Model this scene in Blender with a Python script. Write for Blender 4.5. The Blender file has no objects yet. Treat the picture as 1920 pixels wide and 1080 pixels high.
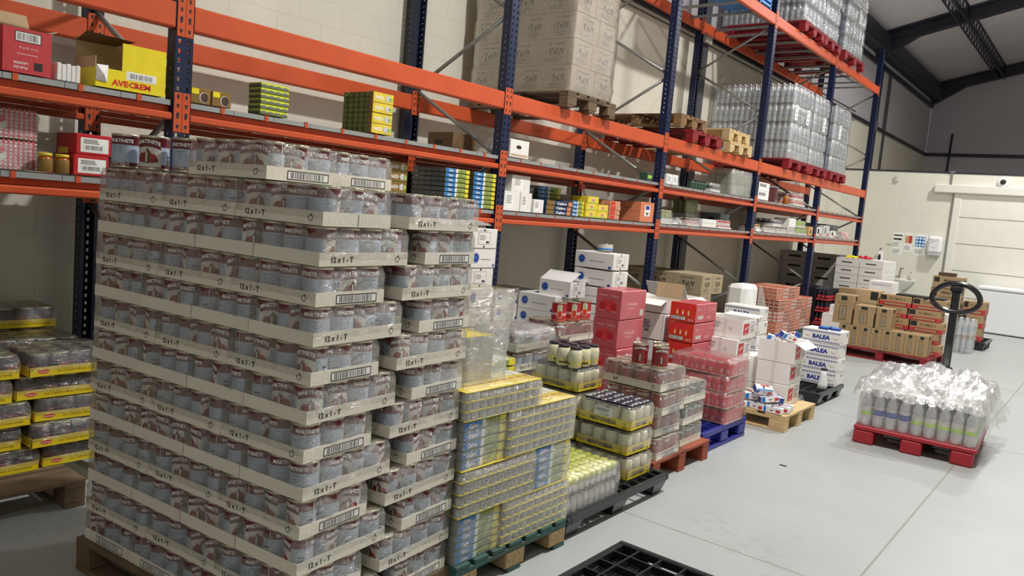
import bpy, bmesh, math, random
from mathutils import Vector, Matrix
random.seed(7)
PI = math.pi
scene = bpy.context.scene
COL = scene.collection

# ------------------------------------------------------------------ camera
CAMP = (4.1398, -2.2327, 1.7)
yaw, pitch, roll = -.6633, -.102, .0874
fw = Vector((math.sin(yaw)*math.cos(pitch), math.cos(yaw)*math.cos(pitch), math.sin(pitch)))
rt = Vector((math.cos(yaw), -math.sin(yaw), 0)); up = rt.cross(fw)
r2 = rt*math.cos(roll)+up*math.sin(roll); u2 = -rt*math.sin(roll)+up*math.cos(roll)
cd = bpy.data.cameras.new('camera'); cam = bpy.data.objects.new('camera', cd); COL.objects.link(cam)
cd.sensor_width = 36; cd.lens = 36*1453.93/1920; cd.clip_start = .05; cd.clip_end = 200
M = Matrix((r2, u2, -fw)).transposed().to_4x4(); M.translation = Vector(CAMP)
cam.matrix_world = M
scene.camera = cam

# ------------------------------------------------------------------ world, exposure, lamps, added fill lights
w = bpy.data.worlds.new('world'); scene.world = w; w.use_nodes = True
w.node_tree.nodes['Background'].inputs[0].default_value = (.80, .80, .86, 1)
w.node_tree.nodes['Background'].inputs[1].default_value = .14
scene.view_settings.view_transform = 'Standard'; scene.view_settings.look = 'None'
scene.view_settings.exposure = 0.0; scene.view_settings.gamma = 1; scene.view_settings.use_curve_mapping = False
scene.cycles.transparent_max_bounces = 20
scene.cycles.max_bounces = 10; scene.cycles.diffuse_bounces = 6
LAMPS_AND_FILL = [(3.3, 2.4, 6.6, 335), (3.3, 8.6, 6.6, 300), (3.3, 14.6, 6.6, 270), (6.0, -5.6, 6.6, 62)]  # last entry is an added weak fill for the can stack's camera side
for x, y, z, p in LAMPS_AND_FILL:
    ld = bpy.data.lights.new('high_bay_and_fill_light', 'AREA'); ld.shape = 'DISK'; ld.size = .34; ld.energy = p
    ld.color = (1, .975, .93); ld.spread = math.radians(165)
    lo = bpy.data.objects.new('high_bay_and_fill_light', ld); COL.objects.link(lo); lo.location = (x, y, z)
    ld = bpy.data.lights.new('added_fill_point', 'POINT'); ld.shadow_soft_size = .2; ld.energy = p*.14; ld.color = (.95, .93, 1)  # added point fill below each lamp, lifts the ceiling and the shadows
    lo = bpy.data.objects.new('added_fill_point', ld); COL.objects.link(lo); lo.location = (x, y, z-.45)

# ------------------------------------------------------------------ materials
def lin(h):
    h = h.lstrip('#'); c = [int(h[i:i+2], 16)/255 for i in (0, 2, 4)]
    return tuple(v/12.92 if v <= .04045 else ((v+.055)/1.055)**2.4 for v in c)+(1,)
MT = {}
def mat(name, hx, rough=.6, metal=0, var=.08, scale=6, bump=0, bscale=40, coat=0, dirt=None, dscale=2.5, dlo=.55, dhi=.7, spec=.5):
    m = bpy.data.materials.new(name); m.use_nodes = True; nt = m.node_tree; n = nt.nodes; l = nt.links
    b = n['Principled BSDF']; b.inputs['Roughness'].default_value = rough; b.inputs['Metallic'].default_value = metal
    b.inputs['Specular IOR Level'].default_value = spec
    if coat: b.inputs['Coat Weight'].default_value = coat; b.inputs['Coat Roughness'].default_value = .12
    tc = n.new('ShaderNodeTexCoord'); base = lin(hx)
    nz = n.new('ShaderNodeTexNoise'); nz.inputs['Scale'].default_value = scale; nz.inputs['Detail'].default_value = 5
    l.new(tc.outputs['Object'], nz.inputs['Vector'])
    mr = n.new('ShaderNodeMapRange'); mr.inputs[1].default_value = .3; mr.inputs[2].default_value = .7
    mr.inputs[3].default_value = 1-var; mr.inputs[4].default_value = 1+var
    l.new(nz.outputs['Fac'], mr.inputs[0])
    mx = n.new('ShaderNodeVectorMath'); mx.operation = 'SCALE'; mx.inputs[0].default_value = base[:3]
    l.new(mr.outputs[0], mx.inputs['Scale']); out = mx.outputs[0]
    if dirt:
        nz2 = n.new('ShaderNodeTexNoise'); nz2.inputs['Scale'].default_value = dscale; nz2.inputs['Detail'].default_value = 8
        l.new(tc.outputs['Object'], nz2.inputs['Vector'])
        m2 = n.new('ShaderNodeMapRange'); m2.inputs[1].default_value = dlo; m2.inputs[2].default_value = dhi
        l.new(nz2.outputs['Fac'], m2.inputs[0])
        mm = n.new('ShaderNodeMix'); mm.data_type = 'RGBA'; l.new(m2.outputs[0], mm.inputs[0]); l.new(out, mm.inputs[6])
        mm.inputs[7].default_value = lin(dirt); out = mm.outputs[2]
    l.new(out, b.inputs['Base Color'])
    if bump:
        bn = n.new('ShaderNodeTexNoise'); bn.inputs['Scale'].default_value = bscale; bn.inputs['Detail'].default_value = 3
        l.new(tc.outputs['Object'], bn.inputs['Vector'])
        bp = n.new('ShaderNodeBump'); bp.inputs['Strength'].default_value = bump; bp.inputs['Distance'].default_value = .01
        l.new(bn.outputs['Fac'], bp.inputs['Height']); l.new(bp.outputs[0], b.inputs['Normal'])
    m.diffuse_color = base; MT[name] = m; return m
mat('orange', '#cc5730', .42, var=.06, scale=4, spec=.4, dirt='#a9441f', dlo=.6, dhi=.9)
mat('navy', '#0f1e42', .38, var=.1, scale=8)
mat('galv', '#9a9c98', .42, .55, var=.12, scale=20)
mat('deck', '#a3a6a6', .5, .35, var=.08, scale=9)
mat('deckdark', '#4a4a4a', .6, .2)
mat('steelcol', '#56565a', .5, .1, var=.1)
mat('eave', '#2c2f3a', .45, .1, var=.15, scale=3)
mat('tin', '#c9c3ac', .28, .85, var=.06)
mat('tingrey', '#a9aaa6', .34, .6, var=.1, scale=30)
mat('maroon', '#661c26', .38, var=.06, scale=30, coat=.3)
mat('label', '#a6b6cb', .4, var=.05, scale=40, coat=.3)
mat('labelw', '#cfccc6', .4, var=.04, coat=.3)
mat('pepper', '#8c1f1a', .35, var=.45, scale=45, coat=.4)
mat('pepperred', '#c2231c', .3, var=.35, scale=40, coat=.4)
mat('figure', '#5d4a38', .5, var=.5, scale=60)
mat('white', '#efefec', .55, var=.02)
mat('print', '#23211f', .6)
mat('grey', '#7d7d7d', .6)
mat('tray', '#e2ddcf', .75, var=.05, scale=5, bump=.15, bscale=60)
mat('traydark', '#8f8878', .8)
mat('ctnwhite', '#eceae6', .62, var=.025, scale=4, bump=.1, bscale=30)
mat('ctnwhite2', '#dcdad6', .65, var=.03, scale=4)
mat('kraft', '#a88f69', .8, var=.07, scale=5, bump=.15, bscale=40)
mat('kraft2', '#c2a984', .8, var=.06, scale=5)
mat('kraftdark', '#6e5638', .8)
mat('salmon', '#d9835c', .7, var=.04)
mat('blue', '#20449e', .5)
mat('bluelabel', '#2e7cc4', .4, var=.25, scale=35)
mat('skyblue', '#4c9bd6', .4, var=.2, scale=30)
mat('balea', '#2b3f96', .55)
mat('yellow', '#f0dc1e', .45, var=.05, scale=12)
mat('yellow2', '#e8cf3a', .45, var=.12, scale=25)
mat('mayoyellow', '#e6cc22', .55, var=.05)
mat('limeshelf', '#dde52a', .5, var=.06)
mat('oliveb', '#6f7a3c', .5, var=.3, scale=40)
mat('oliveg', '#8d9b4a', .45, var=.3, scale=30)
mat('redbox', '#c23a40', .5, var=.04)
mat('red', '#c4202a', .45, var=.06)
mat('redorange', '#d8391f', .45, var=.1, scale=14)
mat('pinkred', '#c85a62', .42, var=.1, scale=8, coat=.3)
mat('orlando', '#c8666c', .4, var=.08, scale=6, coat=.4)
mat('pinktext', '#e9b9bb', .5)
mat('hotpink', '#e0333f', .4, var=.25, scale=30, coat=.3)
mat('gingham', '#c98692', .6)
mat('gold', '#8a6a30', .4, var=.2)
mat('chocolate', '#4b342a', .5, var=.5, scale=60)
mat('honey', '#a8561a', .15, var=.1, coat=.5)
mat('tomred', '#94202c', .38, var=.06, scale=30, coat=.3)
mat('greenlabel', '#2c4a3a', .4, var=.25, scale=30, coat=.3)
mat('lime', '#a9cf5a', .5, var=.2, scale=30)
mat('purple', '#3a1c36', .35, var=.5, scale=35, coat=.4)
mat('redpallet', '#8f1a22', .6, var=.12, scale=5, dirt='#5e1418')
mat('redplastic', '#a3202c', .5, var=.08, scale=5)
mat('woodpallet', '#8a6b48', .85, var=.2, scale=7, bump=.3, bscale=30, dirt='#4f3a26')
mat('woodlight', '#cdb383', .8, var=.12, scale=7, bump=.2, bscale=30)
mat('woodgrey', '#6d5b45', .85, var=.2, scale=8, bump=.3, bscale=30, dirt='#3d3226')
mat('teal', '#2f5550', .7, var=.25, scale=9, dirt='#4a4a36')
mat('chip', '#a0875f', .9, var=.3, scale=60, bump=.4, bscale=90)
mat('brickpallet', '#94492f', .75, var=.12, scale=6, dirt='#6d3322')
mat('blackplastic', '#1d1f24', .38, var=.1, scale=8, coat=.2)
mat('blueplastic', '#232d86', .42, var=.08)
mat('cream', '#e4e0bf', .3, var=.08, scale=20, coat=.6)
mat('lidnavy', '#23233c', .35, var=.1, coat=.4)
mat('chickyellow', '#dce34a', .4, var=.15, scale=25, coat=.4)
mat('orangepack', '#cf9478', .5, var=.35, scale=28)
mat('orangered', '#c2644f', .5, var=.3, scale=28)
mat('cola', '#1a1a26', .3, var=.4, scale=25, coat=.4)
mat('silver', '#c8ccd2', .3, .5, var=.2)
mat('jack', '#15161a', .22, var=.1, coat=.7)
mat('freezer', '#eceeef', .35, var=.01, coat=.3)
mat('freezerside', '#c9cdd3', .4, var=.01)
mat('ceramic', '#e6e6e0', .2, coat=.5)
mat('rubberline', '#8f8f86', .7)
mat('doorwhite', '#e6e5dc', .45, var=.02)
mat('paper', '#f2f2ee', .7)
mat('tan', '#c9a06a', .6)
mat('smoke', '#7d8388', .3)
mat('shadecarton', '#b9b6b0', .7)  # shade put into the colour: grey tone for whitish cartons under the rack end
mat('kraftload', '#aa997c', .8, var=.06, scale=5)
mat('waterlabel', '#b3c4d2', .4, var=.15, scale=30)
mat('tuningnavy', '#1d3a63', .4, var=.2)
mat('brownpost', '#5a4436', .7, var=.2)

def film(name, hx, base, rough, bump, bscale, haze):
    m = bpy.data.materials.new(name); m.use_nodes = True; nt = m.node_tree; n = nt.nodes; l = nt.links
    for x in list(n):
        if x.type != 'OUTPUT_MATERIAL': n.remove(x)
    o = [x for x in n if x.type == 'OUTPUT_MATERIAL'][0]
    tr = n.new('ShaderNodeBsdfTransparent'); gl = n.new('ShaderNodeBsdfGlossy'); gl.inputs['Roughness'].default_value = rough
    df = n.new('ShaderNodeBsdfDiffuse'); df.inputs[0].default_value = lin(hx); gl.inputs[0].default_value = (.95, .95, .95, 1)
    tc = n.new('ShaderNodeTexCoord'); mp = n.new('ShaderNodeMapping'); mp.inputs['Scale'].default_value = (1, 1, 2.2)
    nz = n.new('ShaderNodeTexNoise'); nz.inputs['Scale'].default_value = bscale; nz.inputs['Detail'].default_value = 4; nz.inputs['Distortion'].default_value = 1.2
    l.new(tc.outputs['Object'], mp.inputs[0]); l.new(mp.outputs[0], nz.inputs['Vector'])
    bp = n.new('ShaderNodeBump'); bp.inputs['Strength'].default_value = bump; bp.inputs['Distance'].default_value = .02
    l.new(nz.outputs['Fac'], bp.inputs['Height']); l.new(bp.outputs[0], gl.inputs['Normal'])
    lw = n.new('ShaderNodeLayerWeight'); lw.inputs[0].default_value = .35; l.new(bp.outputs[0], lw.inputs['Normal'])
    mr = n.new('ShaderNodeMapRange'); mr.inputs[3].default_value = base; mr.inputs[4].default_value = min(1, base+.55)
    l.new(lw.outputs['Facing'], mr.inputs[0])
    m1 = n.new('ShaderNodeMixShader'); m1.inputs[0].default_value = haze; l.new(tr.outputs[0], m1.inputs[1]); l.new(df.outputs[0], m1.inputs[2])
    m2 = n.new('ShaderNodeMixShader'); l.new(mr.outputs[0], m2.inputs[0]); l.new(m1.outputs[0], m2.inputs[1]); l.new(gl.outputs[0], m2.inputs[2])
    l.new(m2.outputs[0], o.inputs[0]); m.diffuse_color = lin(hx); MT[name] = m
film('film', '#d8d8d2', .05, .09, .9, 26, .09)
film('filmclear', '#e6e8ea', .07, .1, .7, 30, .06)
film('filmthick', '#eef0f0', .10, .14, 1.0, 16, .26)
film('filmwrap', '#dedad0', .12, .09, 1.0, 22, .10)
film('filmpink', '#d88a90', .08, .15, .5, 20, .3)
film('bottle', '#dde5ea', .16, .12, .25, 12, .45)

def setting_mat(name, hx, grid=None, rough=.6, var=.03, line='#a8a59a', lw=.006, stain=None, off=(0, 0), alt=True, bump=.1, coat=0):
    """painted wall / floor: colour with running block joints computed from object coordinates"""
    m = mat(name, hx, rough, var=var, scale=1.3, dirt=stain, dscale=1.6, dlo=.6, dhi=.85, bump=bump, bscale=25, coat=coat)
    if grid:
        nt = m.node_tree; n = nt.nodes; l = nt.links; b = n['Principled BSDF']
        src = b.inputs['Base Color'].links[0].from_socket
        tc = n.new('ShaderNodeTexCoord'); sp = n.new('ShaderNodeSeparateXYZ'); l.new(tc.outputs['Object'], sp.inputs[0])
        a, c, gu, gv = grid
        br = n.new('ShaderNodeTexBrick'); cb = n.new('ShaderNodeCombineXYZ')
        l.new(sp.outputs[a], cb.inputs[0]); l.new(sp.outputs[c], cb.inputs[1])
        mp = n.new('ShaderNodeMapping'); mp.inputs['Location'].default_value = (off[0], off[1], 0); l.new(cb.outputs[0], mp.inputs[0]); l.new(mp.outputs[0], br.inputs['Vector'])
        br.offset = .5 if alt else 0; br.inputs['Scale'].default_value = 1; br.inputs['Mortar Size'].default_value = lw; br.inputs['Mortar Smooth'].default_value = .3
        br.inputs['Brick Width'].default_value = gu; br.inputs['Row Height'].default_value = gv
        mm = n.new('ShaderNodeMix'); mm.data_type = 'RGBA'; l.new(br.outputs['Fac'], mm.inputs[0]); l.new(src, mm.inputs[6]); mm.inputs[7].default_value = lin(line)
        l.new(mm.outputs[2], b.inputs['Base Color'])
    return m
# ------------------------------------------------------------------ mesh building
class MB:
    def __init__(s): s.v = []; s.f = []; s.mi = []; s.sm = []; s.mats = []
    def m(s, k):
        if k not in s.mats: s.mats.append(k)
        return s.mats.index(k)
    def add(s, vs, fs, k, smooth=False, X=None):
        o = len(s.v); i = s.m(k)
        for v in vs:
            s.v.append(tuple(X @ Vector(v)) if X is not None else tuple(v))
        for f in fs: s.f.append([a+o for a in f]); s.mi.append(i); s.sm.append(smooth)
        return s
    def box(s, x0, x1, y0, y1, z0, z1, k, bev=0, X=None):
        if bev <= 0:
            vs = [(x, y, z) for z in (z0, z1) for y in (y0, y1) for x in (x0, x1)]
            fs = [(0, 2, 3, 1), (4, 5, 7, 6), (0, 1, 5, 4), (2, 6, 7, 3), (0, 4, 6, 2), (1, 3, 7, 5)]
            return s.add(vs, fs, k, X=X)
        b = min(bev, (x1-x0)*.4, (y1-y0)*.4, (z1-z0)*.4); vs = []; idx = {}
        for sx in (0, 1):
            for sy in (0, 1):
                for sz in (0, 1):
                    X_, Y_, Z_ = (x0, x1)[sx], (y0, y1)[sy], (z0, z1)[sz]; dx, dy, dz = (b, -b)[sx], (b, -b)[sy], (b, -b)[sz]
                    idx[sx, sy, sz] = len(vs); vs += [(X_, Y_+dy, Z_+dz), (X_+dx, Y_, Z_+dz), (X_+dx, Y_+dy, Z_)]
        I = idx; fs = []
        for q in (0, 1):
            a = [I[q, 0, 0], I[q, 1, 0], I[q, 1, 1], I[q, 0, 1]]; fs.append(a if q else a[::-1])
            a = [I[0, q, 0]+1, I[1, q, 0]+1, I[1, q, 1]+1, I[0, q, 1]+1]; fs.append(a[::-1] if q else a)
            a = [I[0, 0, q]+2, I[1, 0, q]+2, I[1, 1, q]+2, I[0, 1, q]+2]; fs.append(a if q else a[::-1])
        for p in (0, 1):
            for q in (0, 1):
                fs.append([I[p, q, 0], I[p, q, 1], I[p, q, 1]+1, I[p, q, 0]+1])
                fs.append([I[p, 0, q], I[p, 1, q], I[p, 1, q]+2, I[p, 0, q]+2])
                fs.append([I[0, p, q]+1, I[1, p, q]+1, I[1, p, q]+2, I[0, p, q]+2])
        for c in I.values(): fs.append([c, c+1, c+2])
        return s.add(vs, fs, k, X=X)
    def quad(s, p, k, X=None): return s.add(p, [tuple(range(len(p)))], k, X=X)
    def lathe(s, prof, k, seg=20, cx=0, cy=0, z=0, smooth=True, ks=None, cap=True, X=None, sq=0):
        """prof: list of (r, z); ks: material per band"""
        vs = []
        for r, h in prof:
            for i in range(seg):
                a = 2*PI*i/seg; q = 1
                if sq: q = 1+sq*(math.cos(4*a)*-.5+.5-.5)
                vs.append((cx+r*q*math.cos(a), cy+r*q*math.sin(a), z+h))
        for j in range(len(prof)-1):
            fs = [(j*seg+i, j*seg+(i+1) % seg, (j+1)*seg+(i+1) % seg, (j+1)*seg+i) for i in range(seg)]
            if j == 0: base = len(s.v); s.add(vs, fs, ks[0] if ks else k, smooth, X)
            else:
                mi = s.m(ks[j] if ks else k)
                for f in fs: s.f.append([a+base for a in f]); s.mi.append(mi); s.sm.append(smooth)
        if cap:
            mi = s.m(ks[-1] if ks else k)
            s.f.append([base+(len(prof)-1)*seg+i for i in range(seg)]); s.mi.append(mi); s.sm.append(False)
            s.f.append([base+i for i in range(seg)][::-1]); s.mi.append(s.m(ks[0] if ks else k)); s.sm.append(False)
        return s
    def tube(s, pts, r, k, seg=8, closed=False, X=None):
        P = [Vector(p) for p in pts]; n = len(P); vs = []; prev = None
        for i, p in enumerate(P):
            t = (P[(i+1) % n]-P[i-1]) if closed else (P[min(i+1, n-1)]-P[max(i-1, 0)])
            t.normalize()
            a = prev if prev is not None else (Vector((0, 0, 1)) if abs(t.z) < .9 else Vector((1, 0, 0)))
            a = (a-t*a.dot(t)).normalized(); prev = a; b = t.cross(a)
            rr = r[i] if isinstance(r, (list, tuple)) else r
            for j in range(seg):
                g = 2*PI*j/seg; vs.append(tuple(p+a*rr*math.cos(g)+b*rr*math.sin(g)))
        fs = []
        for i in range(n if closed else n-1):
            for j in range(seg):
                fs.append((i*seg+j, i*seg+(j+1) % seg, ((i+1) % n)*seg+(j+1) % seg, ((i+1) % n)*seg+j))
        if not closed: fs += [tuple(range(seg))[::-1], tuple((n-1)*seg+j for j in range(seg))]
        return s.add(vs, fs, k, True, X)
    def bar(s, a, b, w, h, k, X=None):
        """rectangular bar from a to b, w sideways, h upwards"""
        a, b = Vector(a), Vector(b); t = (b-a).normalized(); sd = t.cross(Vector((0, 0, 1)))
        if sd.length < .01: sd = Vector((1, 0, 0))
        sd.normalize(); u = sd.cross(t); vs = []
        for p in (a, b):
            for i, j in ((-1, -1), (1, -1), (1, 1), (-1, 1)): vs.append(tuple(p+sd*w/2*i+u*h/2*j))
        return s.add(vs, [(0, 1, 2, 3), (7, 6, 5, 4), (0, 4, 5, 1), (1, 5, 6, 2), (2, 6, 7, 3), (3, 7, 4, 0)], k, X=X)
    def build(s, name, parent=None, loc=None, rz=0):
        me = bpy.data.meshes.new(name); me.from_pydata(s.v, [], s.f)
        for k in s.mats: me.materials.append(MT[k])
        me.polygons.foreach_set('material_index', s.mi); me.polygons.foreach_set('use_smooth', s.sm); me.update()
        o = bpy.data.objects.new(name, me); COL.objects.link(o)
        if parent: o.parent = parent
        if loc: o.location = loc
        o.rotation_euler.z = rz
        return o

_tc = {}
def text2d(t, bold=0):
    """triangulated lettering of cap height 1, centred on the origin"""
    if (t, bold) in _tc: return _tc[t, bold]
    cu = bpy.data.curves.new('t', 'FONT'); cu.body = t; cu.size = 1; cu.resolution_u = 1; cu.offset = bold
    ob = bpy.data.objects.new('t', cu); COL.objects.link(ob)
    dg = bpy.context.evaluated_depsgraph_get(); me = bpy.data.meshes.new_from_object(ob.evaluated_get(dg))
    vs = [(v.co.x, v.co.y) for v in me.vertices]; fs = [tuple(p.vertices) for p in me.polygons]
    bpy.data.objects.remove(ob); bpy.data.curves.remove(cu); bpy.data.meshes.remove(me)
    x0, x1 = min(v[0] for v in vs), max(v[0] for v in vs); k = 1/.72
    vs = [((x-(x0+x1)/2)*k, (y-.36)*k) for x, y in vs]
    _tc[t, bold] = (vs, fs, (x1-x0)*k); return _tc[t, bold]

class Face:
    """a plane to draw on: origin o, unit vectors u (right), v (up), offset n"""
    def __init__(s, mb, o, u, v, n, W, H): s.mb = mb; s.o = Vector(o); s.u = Vector(u); s.v = Vector(v); s.n = Vector(n); s.W = W; s.H = H
    def p(s, a, b, e=1): return tuple(s.o+s.u*a*s.W+s.v*b*s.H+s.n*.0006*e)
    def rect(s, a0, b0, a1, b1, k, e=1): s.mb.quad([s.p(a0, b0, e), s.p(a1, b0, e), s.p(a1, b1, e), s.p(a0, b1, e)], k); return s
    def poly(s, pts, k, e=1): s.mb.quad([s.p(a, b, e) for a, b in pts], k); return s
    def text(s, t, a, b, h, k, wid=None, bold=.02, e=2, flip=False, arc=0):
        """centre a,b ; cap height h as fraction of H ; wid = width as fraction of W"""
        vs, fs, w = text2d(t, bold); hh = h*s.H; sx = hh if wid is None else wid*s.W/w; g = -1 if flip else 1; out = []
        for x, y in vs:
            X, Y = g*x*sx, g*y*hh
            if arc: Y -= arc*s.H*(x/(w/2))**2
            out.append(tuple(s.o+s.u*(a*s.W+X)+s.v*(b*s.H+Y)+s.n*.0006*e))
        s.mb.add(out, fs, k); return s
    def disc(s, a, b, r, k, e=1, seg=20, r2=None):
        c = [(a*s.W+r*math.cos(2*PI*i/seg), b*s.H+(r2 or r)*math.sin(2*PI*i/seg)) for i in range(seg)]
        s.mb.quad([tuple(s.o+s.u*x+s.v*y+s.n*.0006*e) for x, y in c], k); return s
    def ring(s, a, b, r, t, k, e=1, seg=20, gap=0):
        vs = []; fs = []
        for i in range(seg+1):
            g = PI/2+gap/2+(2*PI-gap)*i/seg
            for q in (r, r-t): vs.append(tuple(s.o+s.u*(a*s.W+q*math.cos(g))+s.v*(b*s.H+q*math.sin(g))+s.n*.0006*e))
        for i in range(seg): fs.append((2*i, 2*i+1, 2*i+3, 2*i+2))
        s.mb.add(vs, fs, k); return s
    def barcode(s, a0, b0, a1, b1, n=24, e=1, frame=True, bg='white'):
        if bg: s.rect(a0, b0, a1, b1, bg, e)
        rnd = random.Random(int(a0*97+b0*31)+n); pw, ph = (a1-a0), (b1-b0)
        if frame:
            t = .003/s.H; t2 = .003/s.W
            s.rect(a0, b0, a1, b0+t, 'print', e+1); s.rect(a0, b1-t, a1, b1, 'print', e+1)
            s.rect(a0, b0, a0+t2, b1, 'print', e+1); s.rect(a1-t2, b0, a1, b1, 'print', e+1)
        x = a0+pw*.08
        while x < a1-pw*.1:
            q = pw/n*rnd.choice((.2, .35, .5)); s.rect(x, b0+ph*.16, x+q, b1-ph*.16, 'print', e+1); x += q+pw/n*rnd.choice((.45, .6, .8))
        return s
    def lines(s, a0, b0, a1, b1, n, k='grey', e=1, fill=.4):
        rnd = random.Random(n*7+int(a0*100)); st = (b1-b0)/n
        for i in range(n):
            s.rect(a0, b0+st*i, a0+(a1-a0)*rnd.uniform(.6, 1), b0+st*i+st*fill, k, e)
        return s

def faces(mb, x0, x1, y0, y1, z0, z1):
    """drawing faces of a box: S looks to -y, E to +x, T up"""
    W, D, H = x1-x0, y1-y0, z1-z0
    return {'S': Face(mb, (x0, y0, z0), (1, 0, 0), (0, 0, 1), (0, -1, 0), W, H),
            'E': Face(mb, (x1, y0, z0), (0, 1, 0), (0, 0, 1), (1, 0, 0), D, H),
            'N': Face(mb, (x1, y1, z0), (-1, 0, 0), (0, 0, 1), (0, 1, 0), W, H),
            'W': Face(mb, (x0, y1, z0), (0, -1, 0), (0, 0, 1), (-1, 0, 0), D, H),
            'T': Face(mb, (x1, y0, z1), (0, 1, 0), (-1, 0, 0), (0, 0, 1), D, W)}

def put(o, label=None, cat=None, group=None, kind=None):
    if label: o['label'] = label
    if cat: o['category'] = cat
    if group: o['group'] = group
    if kind: o['kind'] = kind
    return o
def thing(name, label, cat, loc=(0, 0, 0), rz=0, group=None):
    o = bpy.data.objects.new(name, None); COL.objects.link(o); o.location = loc; o.rotation_euler.z = rz
    o.empty_display_size = .05
    return put(o, label, cat, group)
KIDS = {}
def kids(o): return list(o.children)
def copy_tree(o, parent=None):
    c = o.copy(); COL.objects.link(c); c.parent = parent
    for ch in kids(o): copy_tree(ch, c)
    return c
class Proto:
    """build one thing, first use moves it, later uses copy it with its parts"""
    def __init__(s, root): s.r = root; s.used = False
    def at(s, loc, rz=0, label=None, group=None, cat=None):
        o = s.r if not s.used else copy_tree(s.r)
        s.used = True; o.location = loc; o.rotation_euler.z = rz
        return put(o, label, cat, group)
def inst(o, parent, loc, rz=0, first=None):
    """another copy of one part mesh"""
    c = o.copy(); COL.objects.link(c); c.parent = parent; c.location = loc; c.rotation_euler.z = rz; return c
def struct(o): o['kind'] = 'structure'; return o

def filmbox(x0, x1, y0, y1, z0, z1, k='film', nx=10, nz=4, amp=.004, seed=0, pinch=.0, top=True, open_ends=False):
    """thin wrinkled plastic skin around a box"""
    rnd = random.Random(seed); mb = MB(); ph = [rnd.uniform(0, 6) for _ in range(6)]
    cx, cy = (x0+x1)/2, (y0+y1)/2; a, b = (x1-x0)/2, (y1-y0)/2; ring = []
    per = 2*(2*a+2*b); N = max(16, int(per/((2*a)/nx)/2))
    for i in range(nx): ring.append((-a+2*a*i/nx, -b))
    ny = max(3, int(nx*b/a))
    for i in range(ny): ring.append((a, -b+2*b*i/ny))
    for i in range(nx): ring.append((a-2*a*i/nx, b))
    for i in range(ny): ring.append((-a, b-2*b*i/ny))
    R = len(ring); vs = []
    for j in range(nz+1):
        t = j/nz
        for i, (x, y) in enumerate(ring):
            s_ = amp*(rnd.uniform(-.6, 1)+.6*math.sin(i*1.3+ph[0]+t*3)); s_ = max(s_, .0004) if j else .0005
            q = math.hypot(x, y); sc = 1+s_/q-pinch*math.sin(PI*t)*.5
            if j == nz: sc -= .012/q
            vs.append((cx+x*sc, cy+y*sc, z0+(z1-z0)*t+(rnd.uniform(-amp, amp)*.6 if 0 < j < nz else 0)))
    fs = [(j*R+i, j*R+(i+1) % R, (j+1)*R+(i+1) % R, (j+1)*R+i) for j in range(nz) for i in range(R)]
    if top:
        c = len(vs); vs.append((cx, cy, z1+.003)); m = len(vs)
        for i, (x, y) in enumerate(ring): vs.append((cx+x*.5, cy+y*.5, z1+rnd.uniform(0, amp)))
        for i in range(R):
            fs.append((nz*R+i, nz*R+(i+1) % R, m+(i+1) % R, m+i)); fs.append((m+i, m+(i+1) % R, c))
    mb.add(vs, fs, k, True); return mb

def crumple(w, d, h, k, seed, nx=16, ny=12, amp=.03, dome=0.5, hang=0):
    """loose crumpled sheet of plastic film lying on something, centred on the origin"""
    rnd = random.Random(seed); vs = []; mb = MB()
    ws = [(rnd.uniform(4, 16), rnd.uniform(4, 16), rnd.uniform(0, 6), rnd.uniform(.2, .6)) for _ in range(6)]
    for j in range(ny+1):
        for i in range(nx+1):
            u, v = i/nx, j/ny; ed = min(u, 1-u, v, 1-v)*2
            z = h*(ed**.4)*dome+sum(q*math.sin(a*u+b*v+p) for a, b, p, q in ws)*amp*.5+rnd.uniform(0, amp)
            if ed < .02 and hang: z = -hang*rnd.uniform(.3, 1)
            vs.append(((u-.5)*w+rnd.uniform(-1, 1)*w/nx*.3, (v-.5)*d+rnd.uniform(-1, 1)*d/ny*.3, max(z, .004) if not hang or ed >= .02 else z))
    fs = [(j*(nx+1)+i, j*(nx+1)+i+1, (j+1)*(nx+1)+i+1, (j+1)*(nx+1)+i) for j in range(ny) for i in range(nx)]
    mb.add(vs, fs, k, True); return mb
# ------------------------------------------------------------------ setting
setting_mat('blockwall', '#dedacb', grid=(1, 2, .42, .2), rough=.65, var=.03, line='#cdc9bb', lw=.003, stain='#cfcabb', off=(.02, -.07), bump=.15)
setting_mat('greywall', '#c3bfc6', rough=.7, var=.03)
setting_mat('ceilpanel', '#dcd7de', rough=.7, var=.03)
setting_mat('coldpanel', '#e3e1d4', grid=(0, 2, 30, .575), rough=.5, var=.02, line='#cfcdc0', lw=.003, off=(0, -.05), alt=False, bump=.05)
setting_mat('floormat', '#a6abaa', rough=.42, var=.05, stain='#9da09e', bump=.06)
setting_mat('concretewall', '#cfccc0', rough=.7)
# scuffs on the floor paint: small grey chips scattered by two noises
nt = MT['floormat'].node_tree; n = nt.nodes; l = nt.links; b = n['Principled BSDF']; src = b.inputs['Base Color'].links[0].from_socket
tc = n.new('ShaderNodeTexCoord'); mp = n.new('ShaderNodeMapping'); mp.inputs['Rotation'].default_value = (0, 0, .5); mp.inputs['Scale'].default_value = (1, 2.2, 1)
n1 = n.new('ShaderNodeTexNoise'); n1.inputs['Scale'].default_value = 9; n1.inputs['Detail'].default_value = 6
n2 = n.new('ShaderNodeTexNoise'); n2.inputs['Scale'].default_value = .8
l.new(tc.outputs['Object'], mp.inputs[0]); l.new(mp.outputs[0], n1.inputs['Vector']); l.new(tc.outputs['Object'], n2.inputs['Vector'])
mu = n.new('ShaderNodeMath'); mu.operation = 'MULTIPLY'; l.new(n1.outputs['Fac'], mu.inputs[0]); l.new(n2.outputs['Fac'], mu.inputs[1])
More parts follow.
